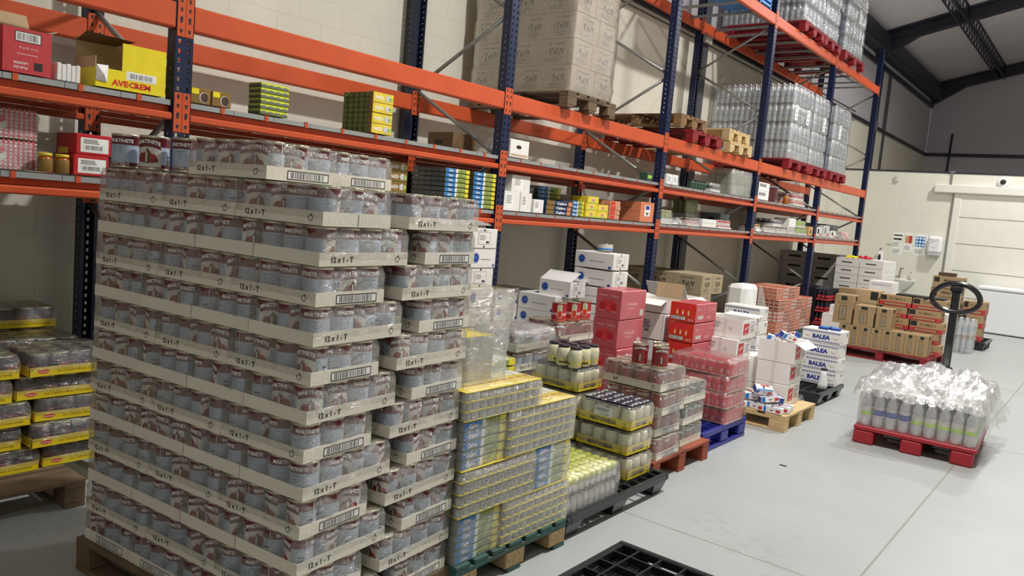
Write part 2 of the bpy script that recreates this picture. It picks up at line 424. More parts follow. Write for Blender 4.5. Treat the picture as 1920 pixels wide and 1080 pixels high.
mr = n.new('ShaderNodeMapRange'); mr.inputs[1].default_value = .365; mr.inputs[2].default_value = .39; l.new(mu.outputs[0], mr.inputs[0]); mr.inputs[4].default_value = .22
mm = n.new('ShaderNodeMix'); mm.data_type = 'RGBA'; l.new(mr.outputs[0], mm.inputs[0]); l.new(src, mm.inputs[6]); mm.inputs[7].default_value = lin('#85847e')
l.new(mm.outputs[2], b.inputs['Base Color'])

WX = -1.3; PY = 17.0; EY = 25.5; XR = 9.0; YB = -7.0
def sbox(name, *a): return struct(MB().box(*a).build(name))
sbox('floor', WX-.3, XR, YB, EY, -.2, 0, 'floormat')
sbox('wall_left', WX-.25, WX, YB, EY, 0, 4.5, 'blockwall')
sbox('wall_left_upper', WX-.25, WX-.02, YB, EY, 4.5, 7.1, 'greywall')
sbox('wall_far', WX, XR, EY, EY+.2, 0, 9.6, 'greywall')
sbox('wall_right', XR, XR+.2, YB, EY, 0, 9.6, 'concretewall')
sbox('wall_back', WX, XR, YB-.2, YB, 0, 9.6, 'concretewall')
SL = .25
def cz(x): return 6.75+SL*(x+1.3)
struct(MB().add([(WX-.25, YB-.2, cz(WX-.25)), (XR+.2, YB-.2, cz(XR+.2)), (XR+.2, EY+.2, cz(XR+.2)), (WX-.25, EY+.2, cz(WX-.25)),
     (WX-.25, YB-.2, cz(WX-.25)+.1), (XR+.2, YB-.2, cz(XR+.2)+.1), (XR+.2, EY+.2, cz(XR+.2)+.1), (WX-.25, EY+.2, cz(WX-.25)+.1)],
     [(3, 2, 1, 0), (4, 5, 6, 7), (0, 1, 5, 4), (1, 2, 6, 5), (2, 3, 7, 6), (3, 0, 4, 7)], 'ceilpanel').build('ceiling'))
# cold room partition
sbox('wall_partition', WX, XR, PY, PY+.12, 0, 3.28, 'coldpanel')
sbox('trim_1', WX, XR, PY-.012, PY+.13, 3.28, 3.315, 'eave')
sbox('ceiling_cold_room', WX, XR, PY+.12, EY, 3.16, 3.28, 'coldpanel')
sbox('baseboard_partition', 1.15, XR, PY-.02, PY, 0, .09, 'rubberline')
# floor joints
m = MB()
m.box(3.293, 3.305, YB, PY, -.001, .0008, 'rubberline')
for y in (-7+.2, -2.6, 1.69, 5.6, 9.1, 13.2): m.box(WX, XR, y-.005, y+.005, -.001, .0008, 'rubberline')
struct(m.build('trim_2'))
# rails, eave beam, rafters
sbox('trim_3', WX, WX+.05, -7, EY, 4.50, 4.58, 'eave')
sbox('trim_4', WX+.05, XR, EY-.05, EY, 4.50, 4.60, 'eave')
struct(MB().box(WX, WX+.04, -7, EY, 6.0, 6.12, 'eave').build('trim_5'))
struct(MB().box(WX, WX+.32, -7, EY, 6.24, 6.30, 'eave').box(WX+.27, WX+.33, -7, EY, 6.30, 6.62, 'eave').build('trim_6'))
def rafter(name, y, d=.34):
    m = MB()
    for z0, z1, w in ((-d, -d+.03, .2), (-.06, -.01, .2), (-d, -.01, .02)):
        m.add([(WX, y-w/2, cz(WX)+z0), (XR, y-w/2, cz(XR)+z0), (XR, y+w/2, cz(XR)+z0), (WX, y+w/2, cz(WX)+z0),
               (WX, y-w/2, cz(WX)+z1), (XR, y-w/2, cz(XR)+z1), (XR, y+w/2, cz(XR)+z1), (WX, y+w/2, cz(WX)+z1)],
              [(3, 2, 1, 0), (4, 5, 6, 7), (0, 1, 5, 4), (1, 2, 6, 5), (2, 3, 7, 6), (3, 0, 4, 7)], 'eave')
    m.add([(WX, y-.1, 6.06), (WX, y+.1, 6.06), (WX+.9, y-.1, cz(WX+.9)-d), (WX+.9, y+.1, cz(WX+.9)-d), (WX, y-.1, cz(WX)-d), (WX, y+.1, cz(WX)-d)],
          [(0, 2, 4), (1, 5, 3), (0, 1, 3, 2), (4, 2, 3, 5)], 'eave')
    return struct(m.build(name))
for i, y in enumerate((EY-.12, 18.5, 11.5, 4.5, -2.5)): rafter('trim_%d' % (7+i), y)
m = MB(); X0 = .42
for z in (-.36, -.03):
    for dx in (0, .16): m.tube([(X0+dx, -7, cz(X0+dx)+z), (X0+dx, EY-.2, cz(X0+dx)+z)], .022, 'eave', 6)
k = 0; y = -7
while y < EY-.5:
    for dx in (0, .16): m.tube([(X0+dx, y, cz(X0)-.36), (X0+dx, y+.2, cz(X0)-.03), (X0+dx, y+.4, cz(X0)-.36)], .012, 'eave', 5)
    y += .4
struct(m.build('trim_12'))
# steel columns standing in the wall
for i, y in enumerate((-1.9, 2.9, 8.95, 14.9, 20.0)):
    if i == 3: continue
    sbox('column_%d' % (i+1), WX-.01, WX+.03, y-.09, y+.09, 0, 6.1, 'steelcol')
struct(MB().tube([(WX+.06, 18.9, 3.3), (WX+.06, 18.9, 6.1)], .045, 'eave', 8).build('trim_13'))
struct(MB().tube([(-.55, EY-.1, 3.3), (-.62, EY-.1, 3.7), (-.6, EY-.08, 5.2)], .03, 'eave', 8).build('trim_14'))
j = MB().box(WX+.01, WX+.1, 18.7, 19.0, 4.42, 4.68, 'galv', .01).build('junction_box')
put(j, 'grey junction box on the wall rail high behind the rack', 'junction box')
put(MB().box(WX+.05, WX+.13, 8.75, 8.95, 4.42, 4.62, 'labelw', .01).build('junction_box'), 'pale junction box on the wall rail just left of the top shelf water', 'junction box')
c = MB(); c.tube([(WX+.07, -4, 4.63), (WX+.07, 17, 4.63)], .014, 'print', 6); c.tube([(WX+.07, -4, 4.4), (WX+.07, 17, 4.42)], .01, 'print', 6)
put(c.build('wall_cable'), 'black cables running along the wall above the rack', 'cable')

# sliding cold room door
d = thing('door_1', None, None); d['kind'] = 'structure'
m = MB().box(1.06, 1.2, PY-.06, PY, 0, 2.86, 'doorwhite', .008).box(5.2, 5.34, PY-.06, PY, 0, 2.86, 'doorwhite', .008)
m.build('door_frame', d)
MB().box(.66, 7.6, PY-.13, PY, 2.86, 3.03, 'doorwhite', .012).build('track_cover', d)
m = MB(); m.box(1.2, 5.2, PY-.045, PY-.002, .01, 2.86, 'doorwhite')
for z in (.63, 1.2, 1.78, 2.35): m.box(1.2, 5.2, PY-.047, PY-.044, z-.008, z+.008, 'rubberline')
m.build('door_panel', d)
MB().box(1.015, 1.035, PY-.02, PY, .2, 2.85, 'galv').build('door_gasket', d)

# things on the partition
t = thing('hand_basin', 'white wall hung hand basin with curved bowl below the posters', 'sink', (.22, PY, 0))
m = MB(); seg = 24; vs = []; fs = []
prof = [(.05, .62), (.13, .66), (.24, .76), (.29, .86), (.30, .88), (.27, .885), (.22, .82), (.06, .78)]
for r, z in prof:
    for i in range(seg+1): a = PI+PI*i/seg; vs.append((r*math.cos(a), -.04+r*.95*math.sin(a), z))
for j in range(len(prof)-1):
    for i in range(seg): q = j*(seg+1)+i; fs.append((q, q+1, q+seg+2, q+seg+1))
m.add(vs, fs, 'ceramic', True); m.box(-.30, .30, -.06, 0, .84, .89, 'ceramic', .012); m.build('bowl', t)
MB().lathe([(.05, .35), (.07, .62), (.09, .67)], 'ceramic', 14, cy=-.08).build('drain_cover', t)
MB().tube([(-.03, -.03, .88), (-.03, -.03, 1.0), (-.01, -.10, 1.13), (.05, -.14, 1.12)], .016, 'galv', 8).tube([(-.03, -.03, .98), (-.10, -.06, .92)], .008, 'galv', 6).build('tap', t)
t = thing('soap_bottle', 'small clear pump soap bottle standing on the basin rim', 'bottle', (.42, PY-.05, .891))
MB().lathe([(.032, 0), (.034, .02), (.034, .10), (.014, .125), (.014, .14)], 'labelw', 14).build('bottle', t)
MB().tube([(0, 0, .14), (0, 0, .175), (0, -.04, .17)], .007, 'smoke', 6).build('pump', t)
t = thing('soap_dispenser', 'white wall soap dispenser with dark window left of the basin', 'dispenser', (-.27, PY, 1.18))
MB().box(-.065, .065, -.10, 0, 0, .27, 'freezer', .03).build('housing', t)
f = Face(MB(), (-.04, -.10, .06), (1, 0, 0), (0, 0, 1), (0, -1, 0), .08, .16); f.disc(.5, .5, .032, 'print', 1, 18, .07); f.mb.build('window', t)
put(MB().box(-.30, -.27, PY-.02, PY, 1.50, 1.53, 'print', .005).build('wall_hook'), 'tiny black hook above the soap dispenser', 'hook')
t = thing('paper_towel_dispenser', 'white rounded paper towel dispenser beside the sliding door frame', 'dispenser', (.84, PY, 1.5))
MB().box(-.16, .13, -.2, 0, .02, .40, 'freezer', .05).build('housing', t)
MB().box(-.13, .1, -.18, -.02, -.02, .02, 'freezerside', .01).build('outlet', t)
f = Face(MB(), (-.16, -.2, 0), (1, 0, 0), (0, 0, 1), (0, -1, 0), .29, .38); f.text('SET', .3, .82, .06, 'print'); f.poly([(.22, .62), (.7, .84), (.72, .87), (.24, .65)], 'print'); f.rect(.3, .38, .62, .40, 'grey'); f.mb.build('marking', t)
def poster(x0, x1, z0, z1, lab, fn):
    m = MB(); m.box(x0, x1, PY-.004, PY-.0005, z0, z1, 'paper'); fn(faces(m, x0, x1, PY-.004, PY, z0, z1)['S']); put(m.build('poster'), lab, 'poster')
poster(-.06, .16, 1.42, 1.92, 'white notice sheet with black text bars, left of the three posters', lambda f: (f.rect(.08, .84, .9, .9, 'print'), f.rect(.08, .66, .85, .74, 'print'), f.lines(.08, .35, .8, .58, 5), f.lines(.08, .06, .8, .28, 4)))
poster(.18, .36, 1.5, 1.93, 'white notice sheet with tan and red squares, middle poster', lambda f: (f.rect(.1, .45, .48, .85, 'tan'), f.rect(.5, .45, .9, .85, 'redbox'), f.lines(.1, .1, .9, .35, 4)))
def blueposter(f):
    f.rect(.12, .40, .86, .86, 'bluelabel')
    for i in range(3):
        for j in range(3): f.disc(.25+.25*i, .48+.15*j, .024, 'paper', 2, 10)
    f.lines(.15, .1, .85, .32, 4)
poster(.38, .64, 1.44, 1.93, 'white poster with a blue square of nine round pictures', blueposter)
put(MB().box(-.16, -.04, PY-.02, PY, 1.64, 1.66, 'labelw', .004).build('wall_strip'), 'small white plastic strip on the wall above the basin', 'strip')
t = thing('security_camera', 'white dome security camera with black eye above the door track', 'camera', (1.92, PY, 3.14))
X = Matrix.Rotation(PI/2, 4, 'X')
MB().lathe([(.11, 0), (.11, .03), (.09, .06)], 'freezer', 22, X=X).build('housing', t)
MB().lathe([(.055, .05), (.05, .085), (.03, .105), (.008, .112)], 'print', 16, X=X).build('dome', t)
put(MB().box(-.18, -.10, PY-.05, PY, 3.05, 3.19, 'labelw', .008).build('alarm_sensor'), 'small pale alarm sensor under the dark trim', 'sensor')
put(MB().box(.935, .97, PY-.03, PY, 3.03, 3.3, 'galv').box(.9, 1.01, PY-.04, PY, 3.3, 3.33, 'galv').build('cable_duct'), 'short grey cable duct above the door track', 'duct')
t = thing('chest_freezer', 'white chest freezer standing beside the sliding door', 'freezer', (2.76, 16.25, 0))
MB().box(-.92, .92, 0, .68, .02, .88, 'freezer', .02).build('body', t)
MB().box(-.94, .94, -.01, .69, .89, .96, 'freezer', .02).build('lid', t)
MB().box(-.88, .88, .02, .66, 0, .02, 'print').build('base', t)

# ------------------------------------------------------------------ pallet rack
LV = [1.607, 2.06, 2.571, 4.56]
PX0, RX0 = 0.0, -1.08
YS = [-2.8, 0, 2.8, 5.6, 8.4, 11.2, 14.0]
def post_mesh(H=5.35):
    """C section post with real slots: face looks to +x"""
    m = MB(); W = .1; t = .0022; p = .05; n_ = int(H/p)
    cols = [(-.05, -.034), (-.020, .020), (.034, .05)]
    for a, b in cols: m.box(-t, 0, a, b, 0, H, 'navy')
    for a, b in ((-.034, -.020), (.020, .034)):
        for i in range(n_+1):
            z1 = min(H, i*p+.028) if i else .012
            m.box(-t, 0, a, b, max(0, i*p-.0), z1, 'navy')
    for sy in (-1, 1):
        y0, y1 = (sy*.05-t/2, sy*.05+t/2)
        m.box(-.085, -.052, y0, y1, 0, H, 'navy'); m.box(-.042, 0, y0, y1, 0, H, 'navy')
        for i in range(n_):
            m.box(-.052, -.042, y0, y1, i*p, i*p+.038, 'navy')
        m.box(-.087, -.085, min(sy*.05, sy*.03), max(sy*.05, sy*.03), 0, H, 'navy')
    return m
post = post_mesh().build('post')
foot = MB().box(-.11, .03, -.08, .08, 0, .008, 'galv').build('foot_plate')
first = True
for k, y in enumerate(YS[:]):
    nm = ['off the left edge', 'nearest the camera on the left', 'beside the tall stack of cans', 'behind the pink boxes', 'behind the white lidded boxes', 'second from the far end', 'at the far end of the rack'][k]
    t = thing('rack_frame', 'navy slotted upright frame with grey bracing '+nm, 'rack frame', (0, y, 0), 0, 'upright frames of the pallet rack')
    for x in (0, RX0):
        if first and x == 0: o = post; f_ = foot; o.parent = t; f_.parent = t
        else: o = inst(post, t, (x, 0, 0), PI if x else 0); f_ = inst(foot, t, (x, 0, 0), PI if x else 0)
        if x:
            o.location = (RX0-.09, 0, 0); f_.location = (RX0-.09, 0, 0)
    if first:
        bs = []
        nodes = []
        z = .30; side = 1
        while z < 5.3: nodes.append(((RX0-.04) if side else -.04, z)); z += .6 if side else .6; side = 1-side
        for a, b in zip(nodes, nodes[1:]):
            bs.append(MB().tube([(a[0], .012, a[1]), (b[0], .012, b[1])], .017, 'galv', 8).build('brace', t))
        bs.append(MB().tube([(RX0-.04, .012, .2), (-.04, .012, .2)], .016, 'galv', 8).build('brace', t))
    else:
        for b_ in bs: inst(b_, t, (0, 0, 0))
    first = False
def plate(s):
    """end connector of a beam; s = -1 left end, +1 right end; face at x = 0"""
    m = MB(); y0, y1 = (0, .047) if s < 0 else (-.047, 0)
    H = .215; m.box(-.0035, .0035, y0, y1, -H/2, H/2, 'orange', .003)
    fx = y1-.002 if s < 0 else y0-.002
    m.box(-.05, 0, fx, fx+.004, -H/2, H/2, 'orange')
    f = Face(m, (.0035, y0, -H/2), (0, 1, 0), (0, 0, 1), (1, 0, 0), .047, H)
    for z in (.14, .38, .66, .88): f.poly([(.36, z-.04), (.6, z-.04), (.66, z+.04), (.66, z+.055), (.3, z+.055), (.36, z)], 'print')
    f.disc(.5, .46, .009, 'print'); f.disc(.55, .04, .003, 'print', 1, 8); f.disc(.55, .96, .003, 'print', 1, 8)
    return m
L = 2.8
def beam_mesh(h, step):
    m = MB()
    if step:
        m.box(-.052, -.002, .047, L-.047, -.045, -.004, 'orange', .008)
        m.box(-.052, -.046, .047, L-.047, .0, .034, 'orange', .002)
        for y in [.25+.29*i for i in range(9)]:
            tw = .012 if step == 1 else .004
            m.box(-.0115, -.007, y-tw, y+tw, .030, .066, 'orange', .001)
            m.box(-.03, -.007, y-tw, y+tw, .0625, .066, 'orange', .001)
    else:
        m.box(-.052, -.001, .047, L-.047, -h/2, h/2, 'orange', .008)
        m.box(-.004, .0012, .06, L-.06, -h/2+.012, -h/2+.022, 'orange', .001)
    return m
protoB = {}
def make_beam(kind):
    t = thing('rack_beam', '', 'rack beam')
    beam_mesh(.14, {'step': 1, 'thin': 2, 'box': 0}[kind]).build('beam', t)
    a = plate(-1).build('connector', t); a.location = (0, .0, 0)
    b = plate(1).build('connector', t); b.location = (0, L, 0)
    return Proto(t)
bays = ['bay left of the nearest upright', 'bay behind the pepper can stack', 'second bay', 'third bay', 'fourth bay', 'last bay']
lvn = ['lowest shelf', 'second shelf', 'lower pallet level', 'top pallet level']
for kind, lvs in (('step', (0, 1)), ('thin', (0, 1)), ('box', (2, 3))):
    P_ = make_beam(kind)
    for lv in lvs:
        for k in range(6):
            if lv == 3 and k < 3: continue
            if (kind == 'step' and k > 1) or (kind == 'thin' and k < 2): continue
            y = YS[k]
            for x, side in ((PX0, 'front'), (RX0, 'rear')):
                P_.at((x, y, LV[lv]), 0, 'orange %s beam of the %s in the %s' % (side, lvn[lv], bays[k]), 'orange beams of the pallet rack')
# shelf decks: ten pressed steel panels per bay
t = thing('shelf_deck', '', 'shelf'); pan = None; pw = (L-.11)/10
m = MB().box(RX0-.02, -.012, 0, pw-.003, .024, .028, 'deck').box(-.016, -.012, 0, pw-.003, .0, .024, 'deck')
m.box(RX0+.04, -.07, .015, pw-.018, -.006, .0235, 'deckdark')
pan = m.build('deck_panel', t); pan.location = (0, 0, 0)
for i in range(1, 10): inst(pan, t, (0, pw*i, 0))
P_ = Proto(t)
for lv in (0, 1):
    for k in range(6): P_.at((-.0, YS[k]+.056, LV[lv]+.034), 0, 'grey steel deck of the %s in the %s' % (lvn[lv], bays[k]), 'steel shelf decks')
D1, D2, B3, B4 = LV[0]+.069, LV[1]+.069, LV[2]+.071, LV[3]+.071
# ------------------------------------------------------------------ pallets
def pallet_mesh(mb, W, D, H=.144, top='woodpallet', block=None, blockn=3, stringer=True, gaps=.04, nb=5, plastic=False):
    """W along x, D along y, origin at its corner; boards across"""
    block = block or top
    bt = .022; bh = H-3*bt if stringer else H-2*bt
    bw = (D-gaps*(nb-1))/nb
    for i in range(nb):
        y = i*(bw+gaps); mb.box(0, W, y, y+bw, H-bt, H, top, .003)
    for x in (0, W/2-.05, W-.1):
        mb.box(x, x+.1, 0, D, H-2*bt, H-bt-.0005, top, .002)
        for y in (0, D/2-.07, D-.145): mb.box(x, x+.1, y+.001, y+.144, bt if stringer else .0, H-2*bt-.0005, block, .003)
    if stringer:
        for y in (0, D/2-.05, D-.1): mb.box(0, W, y, y+.1, .0, bt-.0005, top, .003)
def make_pallet(name, label, W, D, loc, rz=0, H=.144, board='woodpallet', block=None, group=None, nb=5, across='x', gaps=.04):
    t = thing(name, label, 'pallet', loc, rz, group)
    block = block or board; bt = .022
    m = MB()
    if across == 'x':
        bw = (D-gaps*(nb-1))/nb; m.box(0, W, 0, bw, H-bt, H, board, .003); deckb = m.build('deck_board', t)
        for i in range(1, nb): inst(deckb, t, (0, i*(bw+gaps), 0))
        st = MB().box(0, .1, 0, D, H-2*bt, H-bt-.0005, board, .002).build('stringer_board', t)
        xs = (0, W/2-.05, W-.1)
        for x in xs[1:]: inst(st, t, (x, 0, 0))
        bl = MB().box(0, .1, .001, .144, bt, H-2*bt-.0005, block, .004).build('block', t); fst = True
        for x in xs:
            for y in (0, D/2-.07, D-.145):
                if fst: fst = False; continue
                inst(bl, t, (x, y, 0))
        bb = MB().box(0, W, 0, .1, 0, bt-.0005, board, .003).build('bottom_board', t)
        for y in (D/2-.05, D-.1): inst(bb, t, (0, y, 0))
    else:
        bw = (W-gaps*(nb-1))/nb; m.box(0, bw, 0, D, H-bt, H, board, .003); deckb = m.build('deck_board', t)
        for i in range(1, nb): inst(deckb, t, (i*(bw+gaps), 0, 0))
        ys = (0, D/2-.05, D-.1)
        st = MB().box(0, W, 0, .1, H-2*bt, H-bt-.0005, board, .002).build('stringer_board', t)
        for y in ys[1:]: inst(st, t, (0, y, 0))
        bl = MB().box(.001, .144, 0, .1, bt, H-2*bt-.0005, block, .004).build('block', t); fst = True
        for y in ys:
            for x in (0, W/2-.07, W-.145):
                if fst: fst = False; continue
                inst(bl, t, (x, y, 0))
        bb = MB().box(0, W, 0, .1, 0, bt-.0005, board, .003).build('bottom_board', t)
        for y in ys[1:]: inst(bb, t, (0, y, 0))
    return t
def nest_pallet(label, W, D, loc, rz=0, k='blackplastic', H=.145, nx=12, ny=8, feet=True, closed=False):
    """light plastic pallet: ribbed grid deck with lip, nine cup feet"""
    t = thing('plastic_pallet', label, 'pallet', loc, rz)
    m = MB(); z1 = H; z0 = H-.045
    m.box(0, W, 0, .035, z0, z1, k, .006).box(0, W, D-.035, D, z0, z1, k, .006).box(0, .035, .035, D-.035, z0, z1, k, .006).box(W-.035, W, .035, D-.035, z0, z1, k, .006)
    for i in range(1, nx): x = W*i/nx; m.box(x-.005, x+.005, .035, D-.035, z0+.004, z1-.004, k)
    for j in range(1, ny): y = D*j/ny; m.box(.035, W-.035, y-.005, y+.005, z0+.005, z1-.005, k)
    if closed: m.box(.03, W-.03, .03, D-.03, z0-.03, z0-.022, k).box(.03, .05, .03, D-.03, z0-.03, z0, k).box(W-.05, W-.03, .03, D-.03, z0-.03, z0, k)
    m.build('grid_deck', t)
    if feet:
        foot = None
        for x in (.09, W/2, W-.09):
            for y in (.09, D/2, D-.09):
                if foot is None:
                    g = MB(); a, b = .08, .055; v = [(-a, -a, z0), (a, -a, z0), (a, a, z0), (-a, a, z0), (-b, -b, 0), (b, -b, 0), (b, b, 0), (-b, b, 0)]
                    g.add(v, [(0, 1, 5, 4), (1, 2, 6, 5), (2, 3, 7, 6), (3, 0, 4, 7), (4, 5, 6, 7), (3, 2, 1, 0)], k); foot = g.build('foot', t, (x, y, 0))
                else: inst(foot, t, (x, y, 0))
    return t

# ------------------------------------------------------------------ cans
def can_mesh(R=.0518, H=.126, band='maroon', body='label', lo=False, style='pepper', seg=28):
    mb = MB(); r0 = R; rb = R-.0015
    pf = [(rb-.004, 0), (r0, .002), (r0, .006), (rb, .009)]; ks = ['tin', 'tin', 'tin']
    zb = H*.68; nr = 9
    z = .012; pf.append((rb, .012)); ks.append(band if lo else body)
    for i in range(nr):
        zz = .02+(zb-.03)*i/nr; pf += [(rb, zz), (rb-.0012, zz+(zb-.03)/nr*.45)]; kk = band if (lo and zz < H*.17) else body; ks += [kk, kk]
    pf += [(rb, zb), (rb, H-.009)]; ks += [body, band]
    pf += [(r0, H-.006), (r0, H-.001), (r0-.002, H), (r0-.003, H-.004), (r0*.8, H-.0042), (r0*.78, H-.0032)]; ks += ['tin', 'tin', 'tin', 'tin', 'tin', 'tin']
    mb.lathe(pf, 'tin', seg, ks=ks)
    def wrap(pts, fs, k, e=.0008):
        out = []
        for s_, h in pts:
            a = s_/rb; out.append(((rb+e)*math.cos(a), (rb+e)*math.sin(a), h))
        mb.add(out, fs, k)
    def strip(s0, s1, n_, lo_, hi_, k, e=.0006):
        pts = []; fs = []
        for i in range(n_+1):
            s_ = s0+(s1-s0)*i/n_; pts += [(s_, lo_(i/n_)), (s_, max(hi_(i/n_), lo_(i/n_)))]
        for i in range(n_): fs.append((2*i, 2*i+2, 2*i+3, 2*i+1))
        wrap(pts, fs, k, e)
    def word(t, s_, z, h, wid, k='white', arc=0, e=.0014, bold=.03):
        vs, fs, w = text2d(t, bold); sx = wid/w
        wrap([(s_+x*sx, z+y*h-arc*(x/(w/2))**2) for x, y in vs], fs, k, e)
    C = 2*PI*rb
    for c0 in (0, C/2) if style != 'plain' else ():
        if style in ('pepper', 'red'):
            # picture: pale ground, red peppers, standing figure, arched name
            pw = C*.30
            rnd = random.Random(3)
            lobes = [rnd.uniform(.7, 1) for _ in range(9)]
            if c0 == 0:
                strip(c0-pw/2, c0+pw/2, 8, lambda t: .012, lambda t: zb-.001, 'labelw' if style == 'pepper' else 'tomred')
                strip(c0-pw*.46, c0+pw*.46, 16, lambda t: .015+.010*abs(2*t-1)**2+(H*.17 if lo else 0)*.5, lambda t: .015+H*.46*(1-abs(2*t-1)**3)*(.78+.22*abs(math.sin(t*9))), 'pepper', .0011)
                strip(c0-.007, c0+.009, 6, lambda t: .022+.012*abs(2*t-1), lambda t: zb-.004-.022*abs(2*t-1), 'figure', .0016)
                strip(c0-.005, c0+.001, 3, lambda t: .03, lambda t: zb-.02, 'labelw', .002)
                strip(c0-pw*.47, c0+pw*.47, 10, lambda t: zb-.006*(1-(2*t-1)**2)*0-.001-.010*(2*t-1)**2, lambda t: zb+.002, band, .0009)
                word('MARTINETE', c0, H*.83, H*.105, C*.27, arc=.010)
            else:
                word('MARTINETE', c0, H*.80, H*.10, C*.26)
                for i in range(4): strip(c0-.03, c0+.03*(1 if i % 2 else .7), 2, lambda t, i=i: H*.6-i*.007, lambda t, i=i: H*.6-i*.007+.0018, 'grey', .0008)
        elif style == 'green':
            strip(c0-C*.14, c0+C*.14, 14, lambda t: .02+.01*abs(2*t-1), lambda t: .02+H*.4*(1-abs(2*t-1)**3), 'pepper' if c0 else 'labelw', .001)
            word('MARTINETE', c0, H*.72, H*.09, C*.27, arc=.008)
        elif style == 'purple':
            word('martinete', c0, H*.5, H*.15, C*.2, 'pinkred')
    if style in ('pepper', 'red', 'green'):
        s0 = C*.30
        strip(s0-.001, s0+.0015, 1, lambda t: .012, lambda t: H-.01, 'labelw', .0016)
        strip(s0-.022, s0-.006, 1, lambda t: .022, lambda t: .045, 'grey', .001)
        for i in range(3): strip(s0-.024+i*.008, s0-.019+i*.008, 1, lambda t: .052, lambda t: .058, 'print', .001)
        if lo: word('ENTERO', C*.5, H*.13, H*.07, C*.2, 'labelw')
    return mb
def tray_mesh(Lx, Ly, h=.046, k='tray', text=True, barcode=True, color_text='print', word='12 x 1 - T', bc_end='E', ring=True, both=True):
    mb = MB(); t = .003; hx, hy = Lx/2, Ly/2
    mb.box(-hx, hx, -hy, hy, 0, t, k)
    mb.box(-hx, hx, -hy, -hy+t, t, h, k).box(-hx, hx, hy-t, hy, t, h, k).box(-hx, -hx+t, -hy+t, hy-t, t, h, k).box(hx-t, hx, -hy+t, hy-t, t, h, k)
    F = faces(mb, -hx, hx, -hy, hy, 0, h)
    for fn in ('S', 'N'):
        f = F[fn]
        if text:
            f.text(word, .24, .5, .40, color_text, bold=.03)
            if ring: f.ring(.87, .5, h*.24, .0022, color_text, 2, 16, .9); f.poly([(.865, .66), (.885, .62), (.88, .82)], color_text, 2)
    if barcode: F[bc_end].barcode(.28, .12, .88, .80, 22, bg='white')
    mb.quad([(hx+.0007, -.002, .004), (hx+.0007, .002, .004), (hx+.0007, .002, h-.004), (hx+.0007, -.002, h-.004)], 'traydark') if not barcode else None
    return mb

CW = .1083; CD = .107; LP = .1315
canP = can_mesh()
can_o = canP.build('tin_can')
trayA = tray_mesh(4*CW-.004, 3*CD-.002).build('cardboard_tray'); trayB = tray_mesh(4*CW-.004, 3*CD-.002, barcode=False).build('cardboard_tray')
films = [filmbox(-2*CW+.004, 2*CW-.004, -1.5*CD+.001, 1.5*CD-.001, .022, .1285, 'film', 12, 4, .0024, s, .004).build('shrink_film') for s in range(4)]
used = set()
def take(o, parent, loc=(0, 0, 0), rz=0):
    if o.name in used: return inst(o, parent, loc, rz)
    used.add(o.name); o.parent = parent; o.location = loc; o.rotation_euler.z = rz; return o
rng = random.Random(11)
def can_pack(loc, rz, label, tray=0, group=None, skip=(), wrap=True, can=None, nm='canned_pepper_pack', cat='pack of cans', tr=None, fl=None, dims=(4, 3, CW, CD), rot=None):
    t = thing(nm, label, cat, loc, rz, group)
    take(tr or (trayA if tray == 0 else trayB), t)
    nx, ny, cw, cdp = dims
    for i in range(nx):
        for j in range(ny):
            if (i, j) in skip: continue
            take(can or can_o, t, ((i-(nx-1)/2)*cw, (j-(ny-1)/2)*cdp, .0035), rng.uniform(0, 2*PI))
    if wrap: take(fl or films[rng.randrange(4)], t)
    return t
SN = Vector((2.116, -.67, 0)); SA = .094; SW = 4*3*CW; SD = .85
ex = Vector((math.cos(SA), math.sin(SA), 0)); ey = Vector((-math.sin(SA), math.cos(SA), 0)); SO = SN-ex*SW
make_pallet('wooden_pallet', 'worn dark wooden pallet under the tall stack of wrapped pepper cans', 1.33, .9, SO-ex*.035-ey*.02, SA, board='woodgrey', group=None, nb=5)
def SL_(x, y, z): return SO+ex*x+ey*y+Vector((0, 0, z))
ordn = ['first', 'second', 'third', 'fourth', 'fifth', 'sixth', 'seventh', 'eighth', 'ninth', 'tenth', 'eleventh', 'twelfth']
for k in range(1, 13):
    z = .145+LP*(k-1); dx = .0022*(k-6)+rng.uniform(-.004, .004)+(.008 if k == 12 else 0); top = k == 12
    jj = lambda: rng.uniform(-.003, .003)
    if k % 2 == 0:
        for i in range(3):
            can_pack(SL_(dx+4*CW*(i+.5), 1.5*CD+jj(), z), SA+rng.uniform(-.008, .008), 'wrapped tray of pepper cans, %s layer from the pallet, %s tray of its camera side' % (ordn[k-1], ordn[i]), 1 if top else 0)
        for i in range(4):
            if not top and i in (1, 2): continue
            can_pack(SL_(dx+(3*CD+.0045)*(i+.5)+.0, SD-2*CW+jj()*.3, z), SA+PI/2+rng.uniform(-.001, .001), 'wrapped tray of pepper cans, %s layer from the pallet, %s tray of its back row' % (ordn[k-1], ordn[i]), 0)
    else:
        for i in range(4):
            can_pack(SL_(dx+(3*CD+.0045)*(i+.5)+.0, 2*CW+jj(), z), SA+PI/2*(1 if k > 1 else -1)+rng.uniform(-.008, .008), 'wrapped tray of pepper cans, %s layer from the pallet, %s tray of its camera side' % (ordn[k-1], ordn[i]), 1 if k > 1 else 0)
        for i in (0, 2):
            can_pack(SL_(dx+4*CW*(i+.5), SD-1.5*CD+jj(), z), SA+rng.uniform(-.008, .008), 'wrapped tray of pepper cans, %s layer from the pallet, %s tray of its back row' % (ordn[k-1], ordn[i]), 0)
ZT = .145+LP*12+.003
can_pack(SL_(.815, .165, ZT), SA+.0, 'wrapped tray of pepper cans alone on top of the tall stack, near its right corner', 0, skip=())
can_pack(SL_(.785, .50, ZT), SA+.01, 'wrapped tray of pepper cans on top of the tall stack, behind the other top tray', 0)
